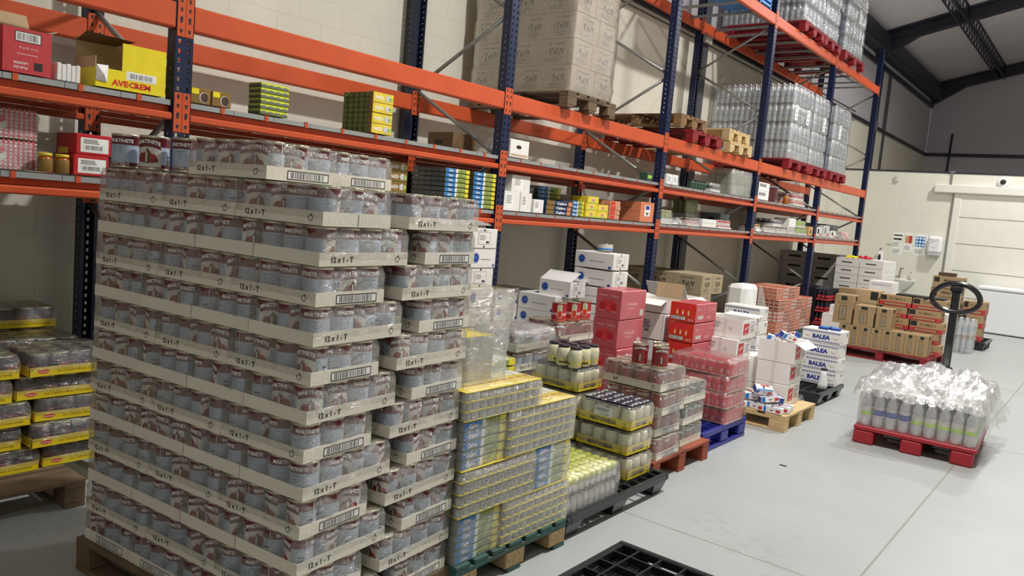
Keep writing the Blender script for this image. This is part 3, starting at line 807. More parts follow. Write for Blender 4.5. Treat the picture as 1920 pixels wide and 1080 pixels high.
# three large loose cans on the left of the stack
big = can_mesh(.058, .135, lo=True, seg=36).build('tin_can')
bl = ['loose pepper can on the stack top, leftmost of three', 'loose can showing red peppers, middle of three on the stack top', 'loose pepper can on the stack top, nearest the top tray']
for i, (u, v, r_) in enumerate(((.09, .07, 2.3), (.235, .10, -.95), (.375, .155, 2.1))):
    t = thing('tin_can', bl[i], 'can', SL_(u, v, ZT), 0); p = take(big, t, (0, 0, 0), r_)
# ------------------------------------------------------------------ cartons
def carton(name, W, D, H, k, draw=None, bev=.004, seam=True, tape=None):
    """closed box, W along x, D along y, origin at its near right bottom corner (x max, y min)"""
    m = MB(); m.box(-W, 0, 0, D, 0, H, k, bev); F = faces(m, -W, 0, 0, D, 0, H)
    if seam: F['T'].rect(.0, .495, 1, .505, 'traydark') if D >= W else F['T'].rect(.495, 0, .505, 1, 'traydark')
    if tape:
        F['T'].rect(.0, .42, 1, .58, tape, 2) if D >= W else F['T'].rect(.42, 0, .58, 1, tape, 2)
    if draw: draw(F)
    return m
def stack(name, label_fn, cat, x, y, z, n, mesh, H, group=None, rz=0, jit=.01, rz_j=.02, seed=1, gap=.002):
    rnd = random.Random(seed); out = []
    o = mesh.build(name)
    for i in range(n):
        c = o if i == 0 else o.copy()
        if i: COL.objects.link(c)
        c.location = (x+rnd.uniform(-jit, jit), y+rnd.uniform(-jit, jit), z+i*(H+gap)); c.rotation_euler.z = rz+rnd.uniform(-rz_j, rz_j)
        put(c, label_fn(i, n), cat, group); out.append(c)
    return out
def one(m, name, label, cat, loc, rz=0, group=None): return put(m.build(name, None, loc, rz), label, cat, group)
def place(o, label, loc, rz=0, group=None):
    c = o.copy(); COL.objects.link(c); c.location = loc; c.rotation_euler.z = rz; return put(c, label, None, group)
def open_carton(name, label, W, D, H, k, inside, flaps, loc, rz=0, draw=None, group=None, fill=None, cat='box'):
    """open box with four walls; flaps: dict side -> (length, angle degrees from the vertical outwards)"""
    t = thing(name, label, cat, loc, rz, group); m = MB(); th = .004
    m.box(-W, 0, 0, D, 0, th, k)
    m.box(-W, 0, 0, th, th, H, k).box(-W, 0, D-th, D, th, H, k).box(-W, -W+th, th, D-th, th, H, k).box(-th, 0, th, D-th, th, H, k)
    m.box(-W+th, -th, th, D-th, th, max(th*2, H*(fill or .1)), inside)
    if draw: draw(faces(m, -W, 0, 0, D, 0, H))
    m.build('carton_body', t)
    for s, (ln, an, kk) in flaps.items():
        a = math.radians(an); c, sn = math.cos(a), math.sin(a); f = MB()
        if s == 'S': p = [(-W, 0, H), (0, 0, H), (0, -ln*sn, H+ln*c), (-W, -ln*sn, H+ln*c)]; o_ = (0, th*c, th*sn)
        if s == 'N': p = [(-W, D, H), (0, D, H), (0, D+ln*sn, H+ln*c), (-W, D+ln*sn, H+ln*c)]; o_ = (0, -th*c, th*sn)
        if s == 'E': p = [(0, 0, H), (0, D, H), (ln*sn, D, H+ln*c), (ln*sn, 0, H+ln*c)]; o_ = (-th*c, 0, th*sn)
        if s == 'W': p = [(-W, 0, H), (-W, D, H), (-W-ln*sn, D, H+ln*c), (-W-ln*sn, 0, H+ln*c)]; o_ = (th*c, 0, th*sn)
        q = [tuple(Vector(v)+Vector(o_)) for v in p]
        f.add(p+q, [(0, 1, 2, 3), (7, 6, 5, 4), (0, 4, 5, 1), (1, 5, 6, 2), (2, 6, 7, 3), (3, 7, 4, 0)], kk); f.build('flap', t)
    return t
updown = ['bottom', 'second', 'third', 'fourth', 'fifth', 'sixth', 'seventh', 'eighth']
def lvl(i, n): return 'topmost' if i == n-1 else ('lowest' if i == 0 else updown[i]+' up')

# ------------------------------------------------------------------ tuna pallet
make_pallet('wooden_pallet', 'green painted wooden pallet carrying the yellow and blue tuna packs', 1.2, .84, (.87, .20, 0), 0, board='teal', block='chip', nb=7, gaps=.03)
def tin_mesh(r, h, k='tingrey', seg=14, side=None):
    return MB().lathe([(r-.001, 0), (r, .002), (r-.002, .005), (r-.002, h-.005), (r, h-.002), (r-.001, h), (r*.8, h-.001)], k, seg, ks=[k, k, side or k, k, k, 'tin'])
TC = .0532; TH = .040
tin_o = tin_mesh(TC/2-.0008, TH-.004).build('tin'); tin_used = [False]
def tin_at(parent, loc):
    if not tin_used[0]: tin_used[0] = True; tin_o.parent = parent; tin_o.location = loc; return
    inst(tin_o, parent, loc)
def tuna_block(label, x1, y0, z, ny, rows, pitch, depth=.33, seed=0, wrap=True, top=True, name='tuna_multipack_block'):
    """rows of tins in yellow card sleeves; end tins face the aisle"""
    t = thing(name, label, 'pack of tins', (x1, y0, z)); W = ny*TC; r = TC/2
    for k in range(rows):
        m = MB(); z0 = k*pitch
        m.box(-depth, 0, 0, W, z0, z0+.0015, 'yellow').box(-depth, 0, 0, W, z0+pitch-.003, z0+pitch-.0012, 'yellow')
        m.box(-depth, -TC*1.0, -.001, .001, z0+.001, z0+pitch-.003, 'yellow2').box(-depth, -TC*.2, W-.001, W+.001, z0+.001, z0+pitch-.003, 'yellow2')
        f = Face(m, (-depth, -.001, z0), (1, 0, 0), (0, 0, 1), (0, -1, 0), depth, pitch)
        f.rect(.0, .08, .48, .85, 'bluelabel'); f.rect(.48, .08, .66, .85, 'white'); f.disc(.74, .48, pitch*.3, 'redorange'); f.disc(.74, .48, pitch*.18, 'maroon', 2)
        f2 = Face(m, (-TC*.95, W+.0012, z0), (-1, 0, 0), (0, 0, 1), (0, 1, 0), .2, pitch); f2.rect(.05, .1, .95, .9, 'bluelabel')
        if k == rows-1 and top:
            T = Face(m, (0, 0, pitch*rows-.0012), (0, 1, 0), (-1, 0, 0), (0, 0, 1), W, depth)
            for i in range(ny):
                a = i/ny; b = (i+1)/ny-.01
                T.rect(a+.01, .02, b, .22, 'yellow2'); T.rect(a+.02, .24, b-.005, .28, 'redbox'); T.rect(a+.01, .38, b, .62, 'white', 1); T.rect(a+.01, .62, b, .8, 'skyblue'); T.rect(a+.01, .8, b, .98, 'bluelabel')
        m.build('card_sleeve', t)
        for i in range(ny): tin_at(t, (-r, r+i*TC, z0+.002))
        if depth > .2:
            m = MB()
            m.box(-depth+.002, -TC-.002, .004, W-.004, z0+.002, z0+pitch-.004, 'tingrey'); m.build('tin_rows_behind', t)
    if wrap:
        f = filmbox(-depth-.004, .004, -.004, W+.004, .0, rows*pitch+.002, 'filmclear', 10, max(4, rows), .003, seed, 0, top=True); f.build('shrink_film', t)
    return t
def calvo_block(label, x1, y0, z, W, rows, pitch, depth=.3, seed=0, name='blue_tuna_block', wrap=True, word='Calvo', blueleft=True, group=None):
    """stacked long sleeves with their printed long side to the aisle"""
    t = thing(name, label, 'pack of tins', (x1, y0, z), 0, group)
    for k in range(rows):
        m = MB(); z0 = k*pitch; H = pitch-.004; m.box(-depth, 0, 0, W, z0, z0+H, 'oliveg', .007); f = faces(m, -depth, 0, 0, W, z0, z0+H)
        e = f['E']; e.rect(.01, .06, .42, .94, 'bluelabel'); e.text(word, .22, .5, .5, 'white', bold=.04); e.rect(.42, .06, .5, .94, 'white'); e.rect(.84, .06, .99, .94, 'yellow2')
        e.disc(.9, .5, pitch*.26, 'limeshelf', 2, 12)
        s_ = f['S']; s_.rect(.0, .04, 1, .96, 'tingrey')
        for q in range(1, 5): s_.rect(q/5-.012, .04, q/5+.012, .96, 'smoke', 2)
        f['T'].rect(.02, .02, .45, .98, 'skyblue'); f['T'].rect(.45, .02, .85, .98, 'white')
        m.build('card_sleeve', t)
    if wrap: filmbox(-depth-.004, .005, -.005, W+.005, .0, rows*pitch, 'film', 8, max(3, rows), .005, seed, .01).build('shrink_film', t)
    return t
TX = 2.06; z = .146
calvo_block('blue ended tuna pack on the green pallet, lowest block at its left front', TX-.01, .205, z, .29, 6, .0345, .33, 1)
tuna_block('yellow tuna pack, lowest block at the right front of the green pallet', TX, .51, z, 10, 5, .0425, seed=2)
tuna_block('yellow tuna pack spanning the left, second layer above the green pallet', TX, .195, z+.214, 10, 4, .0525, seed=3)
calvo_block('blue ended tuna pack at the right, second layer above the green pallet', TX-.005, .735, z+.214, .29, 5, .042, .33, 4)
calvo_block('blue ended tuna pack at the left, third layer above the green pallet', TX-.01, .195, z+.426, .29, 5, .0425, .33, 5)
tuna_block('yellow tuna pack at the right of the third layer with blue striped top', TX, .50, z+.426, 10, 5, .043, seed=6)
tuna_block('yellow tuna pack, topmost front block on the green pallet', TX-.0, .19, z+.642, 10, 3, .0425, seed=7)
# tuna loads behind the front blocks
for i, (x, y, h) in enumerate(((TX-.34, .2, .62), (TX-.34, .62, .66), (TX-.71, .2, .6), (TX-.71, .62, .6))):
    m = MB(); t = thing('tuna_carton_block', 'wrapped tuna block behind the front packs of the green pallet, number set %s' % ['near left', 'near right', 'rear left', 'rear right'][i], 'pack of tins', (x, y, z))
    t['label'] = 'wrapped tuna block hidden behind the front packs, %s of four on the green pallet' % ['near left', 'near right', 'rear left', 'rear right'][i]
    m.box(-.34, 0, 0, .40, 0, h, 'skyblue', .006); F = faces(m, -.34, 0, 0, .4, 0, h)
    for q in range(int(h/.05)): F['E'].rect(0, q*.05/h, 1, q*.05/h+.004/h, 'yellow'); F['S'].rect(0, q*.05/h, 1, q*.05/h+.004/h, 'yellow')
    for q in range(7): F['T'].rect(q/7+.005, .02, (q+1)/7-.005, .35, 'yellow2'); F['T'].rect(q/7+.005, .36, (q+1)/7-.005, .7, 'white')
    m.build('pack', t)
calvo_block('single green and yellow tuna sleeve row lying on top behind the front packs', 1.62, .72, z+.665, .36, 2, .045, .42, 9, wrap=False, name='tuna_sleeve_row')
calvo_block('short green tuna sleeve marked 3 on the very top of the tuna load', 1.45, .68, z+.757, .30, 1, .045, .1, 9, wrap=False, name='tuna_sleeve_row')
# gutted wrap standing over the left corner
t = thing('open_tuna_pack', 'torn open tuna pack in tall loose clear film beside the tall can stack', 'pack of tins', (1.93, .30, z+.772))
m = MB(); m.box(-.30, 0, 0, .20, 0, .20, 'tingrey', .004); F = faces(m, -.3, 0, 0, .2, 0, .2); F['T'].rect(0, 0, 1, 1, 'yellow2')
for q in range(1, 4): F['S'].rect(q/4-.004, 0, q/4+.004, 1, 'smoke'); F['E'].rect(q/4-.004, 0, q/4+.004, 1, 'smoke')
m.build('tins', t)
f = filmbox(-.33, .05, -.05, .24, .0, .42, 'filmthick', 10, 7, .02, 8, .05, top=False); f.build('loose_film', t)

# ------------------------------------------------------------------ black pallet: yellow bottles and mayonnaise
nest_pallet('black plastic pallet carrying the mayonnaise jars and yellow capped bottles', 1.2, 1.14, (.86, 1.07, 0), 0, nx=12, ny=11, H=.125)
nest_pallet('empty black plastic grid pallet lying on the floor in the foreground', 1.2, 1.0, (2.40, .03, 0), 0.0, nx=10, ny=8, closed=True)
# moved to match: its far corner touches the floor joint
t = thing('bottle_pack', 'clear wrapped pack of white bottles with yellow caps on the black pallet', 'pack of bottles', (2.03, 1.09, .127))
bm_ = MB(); r = .027
bm_.lathe([(.02, 0), (r, .006), (r, .05), (.019, .085), (r, .115), (r*.9, .145), (.018, .155)], 'labelw', 14, ks=['labelw', 'labelw', 'labelw', 'figure', 'labelw', 'labelw'])
b_o = bm_.build('bottle', t); cp = MB().lathe([(.026, 0), (.026, .028), (.022, .034)], 'chickyellow', 14).build('cap', b_o, (0, 0, .156))
fst = True
for i in range(9):
    for j in range(9):
        x, y = -.03-i*.057, .03+j*.057
        if fst: fst = False; b_o.location = (x, y, 0); continue
        q = inst(b_o, t, (x, y, 0)); c_ = cp.copy(); COL.objects.link(c_); c_.parent = q
filmbox(-.53, .004, -.002, .52, 0, .195, 'filmclear', 12, 4, .006, 3).build('shrink_film', t)
jar = MB(); R = .0445
jar.lathe([(.037, 0), (R, .007), (R, .094), (.039, .113), (.035, .118)], 'cream', 18)
JH = .124
lid_m = MB().lathe([(.038, 0), (.038, .014), (.036, .016)], 'lidnavy', 18)
def jar_wrap(mb, yband=False):
    def w(s0, s1, z0, z1, k, e=.0008):
        n_ = 5; v = []; f = []
        for i in range(n_+1):
            a = (s0+(s1-s0)*i/n_)/R; v += [((R+e)*math.cos(a), (R+e)*math.sin(a), z0), ((R+e)*math.cos(a), (R+e)*math.sin(a), z1)]
        for i in range(n_): f.append((2*i, 2*i+2, 2*i+3, 2*i+1))
        mb.add(v, f, k)
    for c0 in (0, PI*R):
        if yband: w(c0-.06, c0+.06, .012, .045, 'yellow')
        w(c0-.028, c0+.028, .02, .031, 'figure', .0014); w(c0-.001, c0+.001, .031, .055, 'figure', .0014)
        for s_ in (-1, 1): w(c0+s_*.008-.001, c0+s_*.008+.001, .055, .072, 'figure', .0014)
    return mb
jar_wrap(jar); jar_o = jar.build('jar'); jl = lid_m.build('lid', jar_o, (0, 0, .118))
jar2 = MB(); jar2.lathe([(.037, 0), (R, .007), (R, .094), (.039, .113), (.035, .118)], 'cream', 18); jar_wrap(jar2, True); jar2_o = jar2.build('jar'); jl2 = lid_m.build('lid', jar2_o, (0, 0, .118))
def jar_at(src, parent, loc, rz):
    if src.name not in used: used.add(src.name); src.parent = parent; src.location = loc; src.rotation_euler.z = rz; return
    c = inst(src, parent, loc, rz)
    for ch in src.children: d_ = ch.copy(); COL.objects.link(d_); d_.parent = c
JW = .0915
def mayo_tray(label, loc, rz, nx=4, ny=3, full=True, printed=False, seed=0):
    t = thing('mayonnaise_tray', label, 'tray of jars', loc, rz)
    Lx, Ly = nx*JW+.006, ny*JW+.006; m = MB(); h = .052; hx, hy = Lx/2, Ly/2; k = 'mayoyellow'
    m.box(-hx, hx, -hy, hy, 0, .003, k).box(-hx, hx, -hy, -hy+.003, .003, h, k).box(-hx, hx, hy-.003, hy, .003, h, k).box(-hx, -hx+.003, -hy, hy, .003, h, k).box(hx-.003, hx, -hy, hy, .003, h, k)
    F = faces(m, -hx, hx, -hy, hy, 0, h)
    for fn in 'SNEW':
        f = F[fn]; f.text('MAYONESA', .48, .52, .48, 'print', wid=.5, bold=.04); f.text('Y', .88, .55, .55, 'print', bold=-.02); f.rect(.83, .12, .93, .22, 'print'); f.text('12x450ml', .13, .42, .16, 'grey', wid=.14)
    m.build('cardboard_tray', t)
    for i in range(nx):
        for j in range(ny): jar_at(jar_o, t, ((i-(nx-1)/2)*JW, (j-(ny-1)/2)*JW, .004), rng.uniform(0, 6.28))
    if printed:
        m = MB(); z_ = .1435; m.box(-hx+.01, hx-.01, -hy+.01, hy-.01, z_, z_+.0015, 'lidnavy'); rn = random.Random(5)
        T = Face(m, (hx-.01, -hy+.01, z_+.0015), (0, 1, 0), (-1, 0, 0), (0, 0, 1), Ly-.02, Lx-.02)
        for i in range(5):
            for j in range(6): T.ring(.1+.2*i+rn.uniform(-.03, .03), .08+.17*j, .019, .0065, 'white', 2, 9, rn.uniform(1, 4))
        m.build('printed_top_film', t)
        m = MB(); f = Face(m, (-hx*.4, -hy-.004, .05), (1, 0, 0), (0, 0, 1), (0, -1, 0), .13, .055); f.rect(0, 0, 1, 1, 'paper'); f.lines(.06, .55, .9, .9, 3, 'print', 2); f.lines(.5, .1, .9, .4, 2, 'grey', 2); m.build('paper_label', t)
    filmbox(-hx-.002, hx+.002, -hy-.002, hy+.002, .02, .137, 'filmclear', 9, 4, .004, seed).build('shrink_film', t)
    return t
mh = .127; MPX, MPY = 1.765, 1.975
mayo_tray('yellow mayonnaise tray, lowest of the front stack on the black pallet', (MPX+.01, MPY+.01, mh), .0, 4, 3, seed=1)
mayo_tray('yellow mayonnaise tray in the middle of the front stack with plain cream jars', (MPX-.0, MPY, mh+.154), -.02, 4, 3, seed=2)
mayo_tray('yellow mayonnaise tray topping the front stack, with dark patterned film over its lids', (MPX, MPY, mh+.308), .02, 4, 3, printed=True, seed=3)
for k in range(4):
    mayo_tray('mayonnaise tray in the rear stack on the black pallet, %s' % ['lowest', 'second up', 'third up', 'top one under the loose jars'][k], (1.372, 1.975, mh+.154*k), .0, 4, 3, seed=4+k)
t0 = mh+.154*4-.009
jl_ = ['nearest', 'second', 'third', 'fourth', 'fifth', 'sixth', 'seventh', 'eighth']
# loose jars: same jar as its own thing
bpy.data.objects.remove(jl2); bpy.data.objects.remove(jar2_o)
jr = thing('mayonnaise_jar', '', 'jar'); jb = jar2.build('glass_jar', jr); lb = lid_m.build('lid', jr, (0, 0, .118)); PJ = Proto(jr)
for i, (x, y) in enumerate([(1.50, 1.855), (1.405, 1.86), (1.50, 1.955), (1.40, 1.96), (1.50, 2.055), (1.305, 1.90), (1.405, 2.06), (1.305, 2.0)]):
    PJ.at((x, y, t0), rng.uniform(-1, 1), 'loose mayonnaise jar with navy lid and yellow band on the rear jar stack', 'loose mayonnaise jars')
# ------------------------------------------------------------------ half full tray and packs at the back of the black pallet
for k in range(5):
    can_pack((1.0, 1.905, .127+LP*k), PI/2, 'wrapped pepper can tray behind the mayonnaise jars, %s of five' % lvl(k, 5), 0)
    can_pack((1.0, 1.40, .127+LP*k), PI/2, 'wrapped pepper can tray behind the tuna load, %s of five' % lvl(k, 5), 0)
t = can_pack((1.0, 1.87, .13+LP*5), PI/2+.06, 'opened half empty pepper can tray with crumpled film, behind the loose mayonnaise jars', 0, skip=((0, 0), (0, 1), (1, 0), (1, 1), (0, 2)), wrap=False)
t.name = 'opened_can_tray'
MB().box(-.20, .0, -.14, .14, .004, .009, 'kraft').build('cardboard_sheet', t, (0, 0, 0))
filmbox(-.23, .23, -.17, .17, .02, .135, 'filmthick', 10, 4, .014, 21).build('loose_film', t)
# ------------------------------------------------------------------ brown pallet with red and green cans
make_pallet('wooden_pallet', 'reddish brown wooden pallet under the red and green can trays', 1.2, .86, (.73, 2.24, 0), 0, board='brickpallet', nb=5, across='y', gaps=.06)
red_can = can_mesh(.0545, .138, band='tomred', body='tomred', style='red').build('tin_can')
green_can = can_mesh(.0545, .138, band='greenlabel', body='greenlabel', style='green').build('tin_can')
CR = .1115
def tr2(L_, W_): return tray_mesh(L_, W_, word='6/T', h=.05)
trR = tr2(4*CR, 3*CR).build('cardboard_tray')
flR = filmbox(-2*CR, 2*CR, -1.5*CR, 1.5*CR, .03, .1415, 'film', 12, 4, .004, 31, .004).build('shrink_film')
for k in range(4):
    can_pack((1.92-2*CR+(.0, -.02, .01, -.005)[k], 2.44+(.0, .01, -.01, -.01)[k], .147+.153*k), .0+(.02, -.03, .03, -.02)[k], 'wrapped tray of red labelled cans at the brown pallet front corner, %s of four' % lvl(k, 4), 0, can=red_can, nm='canned_tomato_pack', tr=trR, fl=flR, dims=(4, 3, CR, CR))
trG = tray_mesh(3*CR, 3*CR, word='6/T', h=.05, barcode=False).build('cardboard_tray')
flG = filmbox(-1.5*CR, 1.5*CR, -1.5*CR, 1.5*CR, .03, .1415, 'film', 10, 4, .004, 33, .004).build('shrink_film')
for k in range(3):
    can_pack((1.88-1.5*CR, 2.875, .147+.153*k), (.0, .02, -.02)[k], 'wrapped tray of green labelled cans beside the red can trays, %s of three' % lvl(k, 3), 0, can=green_can, nm='canned_vegetable_pack', tr=trG, fl=flG, dims=(3, 3, CR, CR))
z = .147+.153*4-.010
for i, (x, y, r_, lb_) in enumerate(((1.83, 2.37, -.9, 'loose red labelled can standing front right on the red can trays'), (1.70, 2.33, -1.0, 'loose red labelled can standing front left on the red can trays'), (1.76, 2.50, -.9, 'loose red labelled can behind two others on the red can trays'))):
    t = thing('tin_can', lb_, 'can', (x, y, z)); red2 = take(red_can, t, (0, 0, 0), r_)
# tray column behind with red cans and strawberry labelled loose cans
for k in range(5):
    can_pack((1.0-.16, 2.62, .147+.153*k), PI/2, 'wrapped red can tray left of the pink boxes, behind the mayonnaise, %s of five' % lvl(k, 5), 0, can=red_can, nm='canned_tomato_pack', tr=trR, fl=flR, dims=(4, 3, CR, CR))
lc = MB(); lc.lathe([(.052, 0), (.054, .002), (.054, .02), (.054, .05), (.054, .068), (.054, .138), (.055, .14), (.050, .14), (.048, .137)], 'red', 26, ks=['tin', 'orangered', 'red', 'pinktext', 'red', 'tin', 'tin', 'tin'])
for c0 in (0, 2.1, 4.2):
    for (s0, s1, z0, z1, k, e) in ((-.35, .35, .03, .125, 'labelw', .0006), (-.25, .28, .035, .08, 'redorange', .0012), (-.12, .05, .08, .115, 'lime', .0012)):
        v = []; f = []
        for i in range(5):
            a = c0+s0+(s1-s0)*i/4; b_ = .006*math.sin(i*PI/4); v += [((.054+e)*math.cos(a), (.054+e)*math.sin(a), z0-b_*0), ((.054+e)*math.cos(a), (.054+e)*math.sin(a), z1+b_)]
        for i in range(4): f.append((2*i, 2*i+2, 2*i+3, 2*i+1))
        lc.add(v, f, k)
lco = lc.build('tin_can')
for (x, y, lb_) in ((.95, 2.62, 'loose red can with a vegetable picture, front middle behind the mayonnaise jars'), (.93, 2.46, 'loose red can left of the one with the vegetable picture'), (.94, 2.78, 'loose red can tucked against the pink boxes')):
    t = thing('tin_can', lb_, 'can', (x, y, .147+.153*5-.009)); take(lco, t, (0, 0, 0), -.85)

# ------------------------------------------------------------------ pink boxes and blue pallet
t = nest_pallet('blue plastic pallet under the small red can packs', 1.2, .84, (.66, 3.14, 0), 0, 'blueplastic', .16, 10, 7, feet=False)
g = MB()
for x in (0, .52, 1.08): g.box(x, x+.12, 0, .84, .0, .03, 'blueplastic', .004); g.build('runner', t); g = MB()

bl_ = MB().box(0, .12, 0, .14, .03, .116, 'blueplastic', .01).build('block', t)
for x in (0, .52, 1.08):
    for y in (0, .35, .70):
        if x or y: inst(bl_, t, (x, y, 0))
def orl(F):
    s_ = F['S']; s_.rect(.0, .0, 1, 1, 'pinkred'); s_.disc(.5, .45, .062, 'hotpink', 2, 20, .05); s_.rect(.49, .05, .51, .95, 'orlando', 3)
    for a in (.27, .73): s_.text('Orlando', a, .80, .07, 'pinktext', wid=.36, bold=.02, e=3); s_.disc(a, .42, .028, 'red', 3, 14, .036); s_.text('Tomate', a, .27, .05, 'pinktext', wid=.22, e=4)
    e = F['E']; e.text('Orlando', .45, .55, .12, 'pinktext', wid=.42, bold=.02); e.rect(.78, .1, .92, .32, 'labelw'); e.lines(.3, .38, .6, .44, 1, 'pinktext')
m = carton('c', .235, .41, .236, 'orlando', orl, .006)
for i, c in enumerate(stack('tomato_carton', lambda i, n: 'pink red carton in clear film with tomato picture, %s of four stacked' % lvl(i, n), 'box', 1.03, 3.18, .162, 4, m, .236, 'pink red cartons', jit=.012, rz_j=.02, seed=3, gap=.003)):
    pass
# red small can packs on the blue pallet
CS = .0715
sc_ = MB().lathe([(.033, 0), (.0345, .002), (.034, .006), (.034, .095), (.0345, .098), (.034, .10), (.028, .0985)], 'hotpink', 16, ks=['tin', 'tin', 'hotpink', 'tin', 'tin', 'tin'])
for c0 in (0, 1.57, 3.14, 4.71):
    v = [(.0346*math.cos(c0+a), .0346*math.sin(c0+a), zz) for a, zz in ((-.4, .02), (0, .02), (.4, .02), (.4, .05), (0, .05), (-.4, .05))]; sc_.add(v, [(0, 1, 4, 5), (1, 2, 3, 4)], 'pinktext')
sc_o = sc_.build('tin_can'); flS = filmbox(-.255, .255, -.18, .18, 0, .124, 'filmpink', 12, 3, .003, 5).build('shrink_film')
trS = MB().box(-.25, .25, -.178, .178, 0, .003, 'tray').build('cardboard_tray')
def red_pack(loc, rz, label):
    t = thing('red_can_pack', label, 'pack of cans', loc, rz); take(trS, t); take(flS, t)
    for i in range(7):
        for j in range(5):
            if 0 < i < 6 and 0 < j < 4: continue
            take(sc_o, t, ((i-3)*CS, (j-2)*CS, .004), rng.uniform(0, 6))
    return t
for k in range(4): red_pack((1.61, 3.70+(.01, -.01, .0, -.0)[k], .162+.127*k), (.0, .01, -.01, .04)[k], 'wrapped pack of small bright red cans on the blue pallet, %s of four' % lvl(k, 4))
for (x, y) in ((1.55, 3.28), (1.64, 3.33)):
    t = thing('small_red_can', 'small loose red can standing between the green trays and the wrapped red packs', 'can', (x, y, .162), 0, 'small loose red cans'); take(sc_o, t)

# ------------------------------------------------------------------ red soup cartons with picture and the white boxes beside them
make_pallet('wooden_pallet', 'pale wooden pallet half hidden under the red cartons and white label boxes', .76, .355, (.60, 3.985, 0), 0, board='woodlight', nb=5)
def apis(F):
    s_ = F['S']; s_.rect(0, 0, 1, 1, 'redorange')
    for q in (.28, .5, .72): s_.rect(q-.08, .42, q+.08, .92, 'hotpink', 2); s_.rect(q-.03, .36, q+.03, .62, 'yellow2', 3); s_.rect(q-.03, .42, q+.03, .5, 'white', 4)
    s_.barcode(.05, .08, .62, .30, 20, 2); s_.text('apis', .82, .18, .13, 'pinktext', wid=.24)
    e = F['E']; e.rect(.12, .2, .36, .38, 'labelw'); e.text('apis', .16, .72, .12, 'pinktext', wid=.14); e.text('apis', .84, .72, .12, 'pinktext', wid=.14); e.lines(.5, .2, .8, .34, 2, 'pinktext'); e.rect(.49, 0, .5, 1, 'redbox')
m = carton('c', .24, .44, .166, 'pinkred', apis, .005)
stack('tomato_sauce_carton', lambda i, n: 'red carton with bottle pictures and barcode, %s of five stacked' % lvl(i, n), 'box', 1.30, 4.0, .147, 5, m, .166, None, jit=.008, rz_j=.015, seed=9, gap=.009)
def wlab(F):
    s_ = F['S']; s_.rect(.08, .25, .62, .78, 'paper'); s_.lines(.1, .42, .6, .76, 5, 'print', 2, .5); s_.rect(.26, .28, .44, .38, 'grey', 2); s_.rect(.94, 0, .95, 1, 'traydark')
    e = F['E']; e.rect(.2, .3, .6, .7, 'paper')
m = carton('c', .26, .30, .236, 'ctnwhite', wlab)
stack('white_carton', lambda i, n: 'white carton with printed label left of the red cartons, %s of three' % ['lowest', 'middle', 'upper'][i], 'box', 1.0, 4.03, .147, 3, m, .236, None, jit=.004, rz_j=.01, seed=2, gap=.01)
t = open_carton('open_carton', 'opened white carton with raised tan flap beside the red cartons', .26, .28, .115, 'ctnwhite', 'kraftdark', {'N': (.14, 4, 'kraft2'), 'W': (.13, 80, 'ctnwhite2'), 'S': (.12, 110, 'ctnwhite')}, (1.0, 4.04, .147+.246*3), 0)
m = carton('c', .26, .30, .30, 'ctnwhite', wlab)
open_carton('open_carton', 'white open box with grey raised flap just behind the red carton stack', .42, .34, .17, 'ctnwhite', 'ctnwhite2', {'S': (.16, 35, 'ctnwhite2'), 'N': (.15, 100, 'ctnwhite'), 'E': (.12, 120, 'ctnwhite'), 'W': (.12, 100, 'ctnwhite')}, (.84, 4.78, .80), 0)
m = carton('c', .42, .34, .64, 'ctnwhite', wlab); one(m, 'white_carton', 'tall white carton carrying the open box behind the red cartons', 'box', (.84, 4.78, .15), 0)
put(MB().box(.50, .84, 4.76, 5.2, 0, .145, 'woodlight', .004).build('wooden_crate_base'), 'low wooden base under the open white box behind the red cartons', 'crate')

# ------------------------------------------------------------------ light wooden pallet: logo cartons and spilled boxes
make_pallet('wooden_pallet', 'light wooden pallet with splintered corner and spilled medicine style boxes', 1.2, .80, (.86, 4.36, 0), -.0, board='woodlight', nb=5, across='y', gaps=.07)
def logo(F):
    s_ = F['S']; s_.rect(.46, 0, .56, 1, 'ctnwhite2')
    e = F['E']; e.rect(.10, .22, .48, .82, 'redbox'); e.poly([(.2, .45), (.4, .6), (.42, .66), (.3, .6), (.2, .52)], 'white', 2); e.rect(.16, .26, .42, .3, 'pinktext', 2); e.text('orco', .75, .85, .07, 'print', wid=.3); e.lines(.56, .3, .95, .76, 6, 'grey')
def logolab(F):
    logo(F); s_ = F['S']; s_.rect(.12, .3, .46, .84, 'paper', 2); s_.lines(.14, .48, .44, .82, 5, 'grey', 3); s_.poly([(.62, .5), (.68, .6), (.74, .5), (.68, .4)], 'freezerside', 2)
m = carton('c', .33, .34, .185, 'ctnwhite', logolab)
for i, c in enumerate(stack('logo_carton', lambda i, n: 'white carton with red logo and paper label, rear stack on the light pallet, %s' % lvl(i, n), 'box', 1.55, 4.40, .147, 3, m, .185, None, jit=.006, rz_j=.01, seed=5, gap=.004)): pass
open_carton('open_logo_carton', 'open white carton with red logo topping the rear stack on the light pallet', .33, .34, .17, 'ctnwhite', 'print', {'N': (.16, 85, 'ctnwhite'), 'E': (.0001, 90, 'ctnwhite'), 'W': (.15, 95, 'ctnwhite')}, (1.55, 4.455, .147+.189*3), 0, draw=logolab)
m2 = carton('c', .30, .34, .19, 'ctnwhite', logo, tape='ctnwhite2')
for i, c in enumerate(stack('logo_carton', lambda i, n: 'white carton with red logo at the light pallet front, %s of two' % lvl(i, n), 'box', 1.93, 4.72, .147, 2, m2, .19, None, jit=.006, rz_j=.012, seed=7, gap=.004)): pass
t = open_carton('open_logo_carton', 'open white logo carton full of small boxes, topmost at the light pallet front', .33, .34, .19, 'ctnwhite', 'white', {'N': (.14, 95, 'ctnwhite'), 'E': (.10, 118, 'ctnwhite')}, (1.95, 4.72, .147+.194*2), 0, draw=logo, fill=.75)
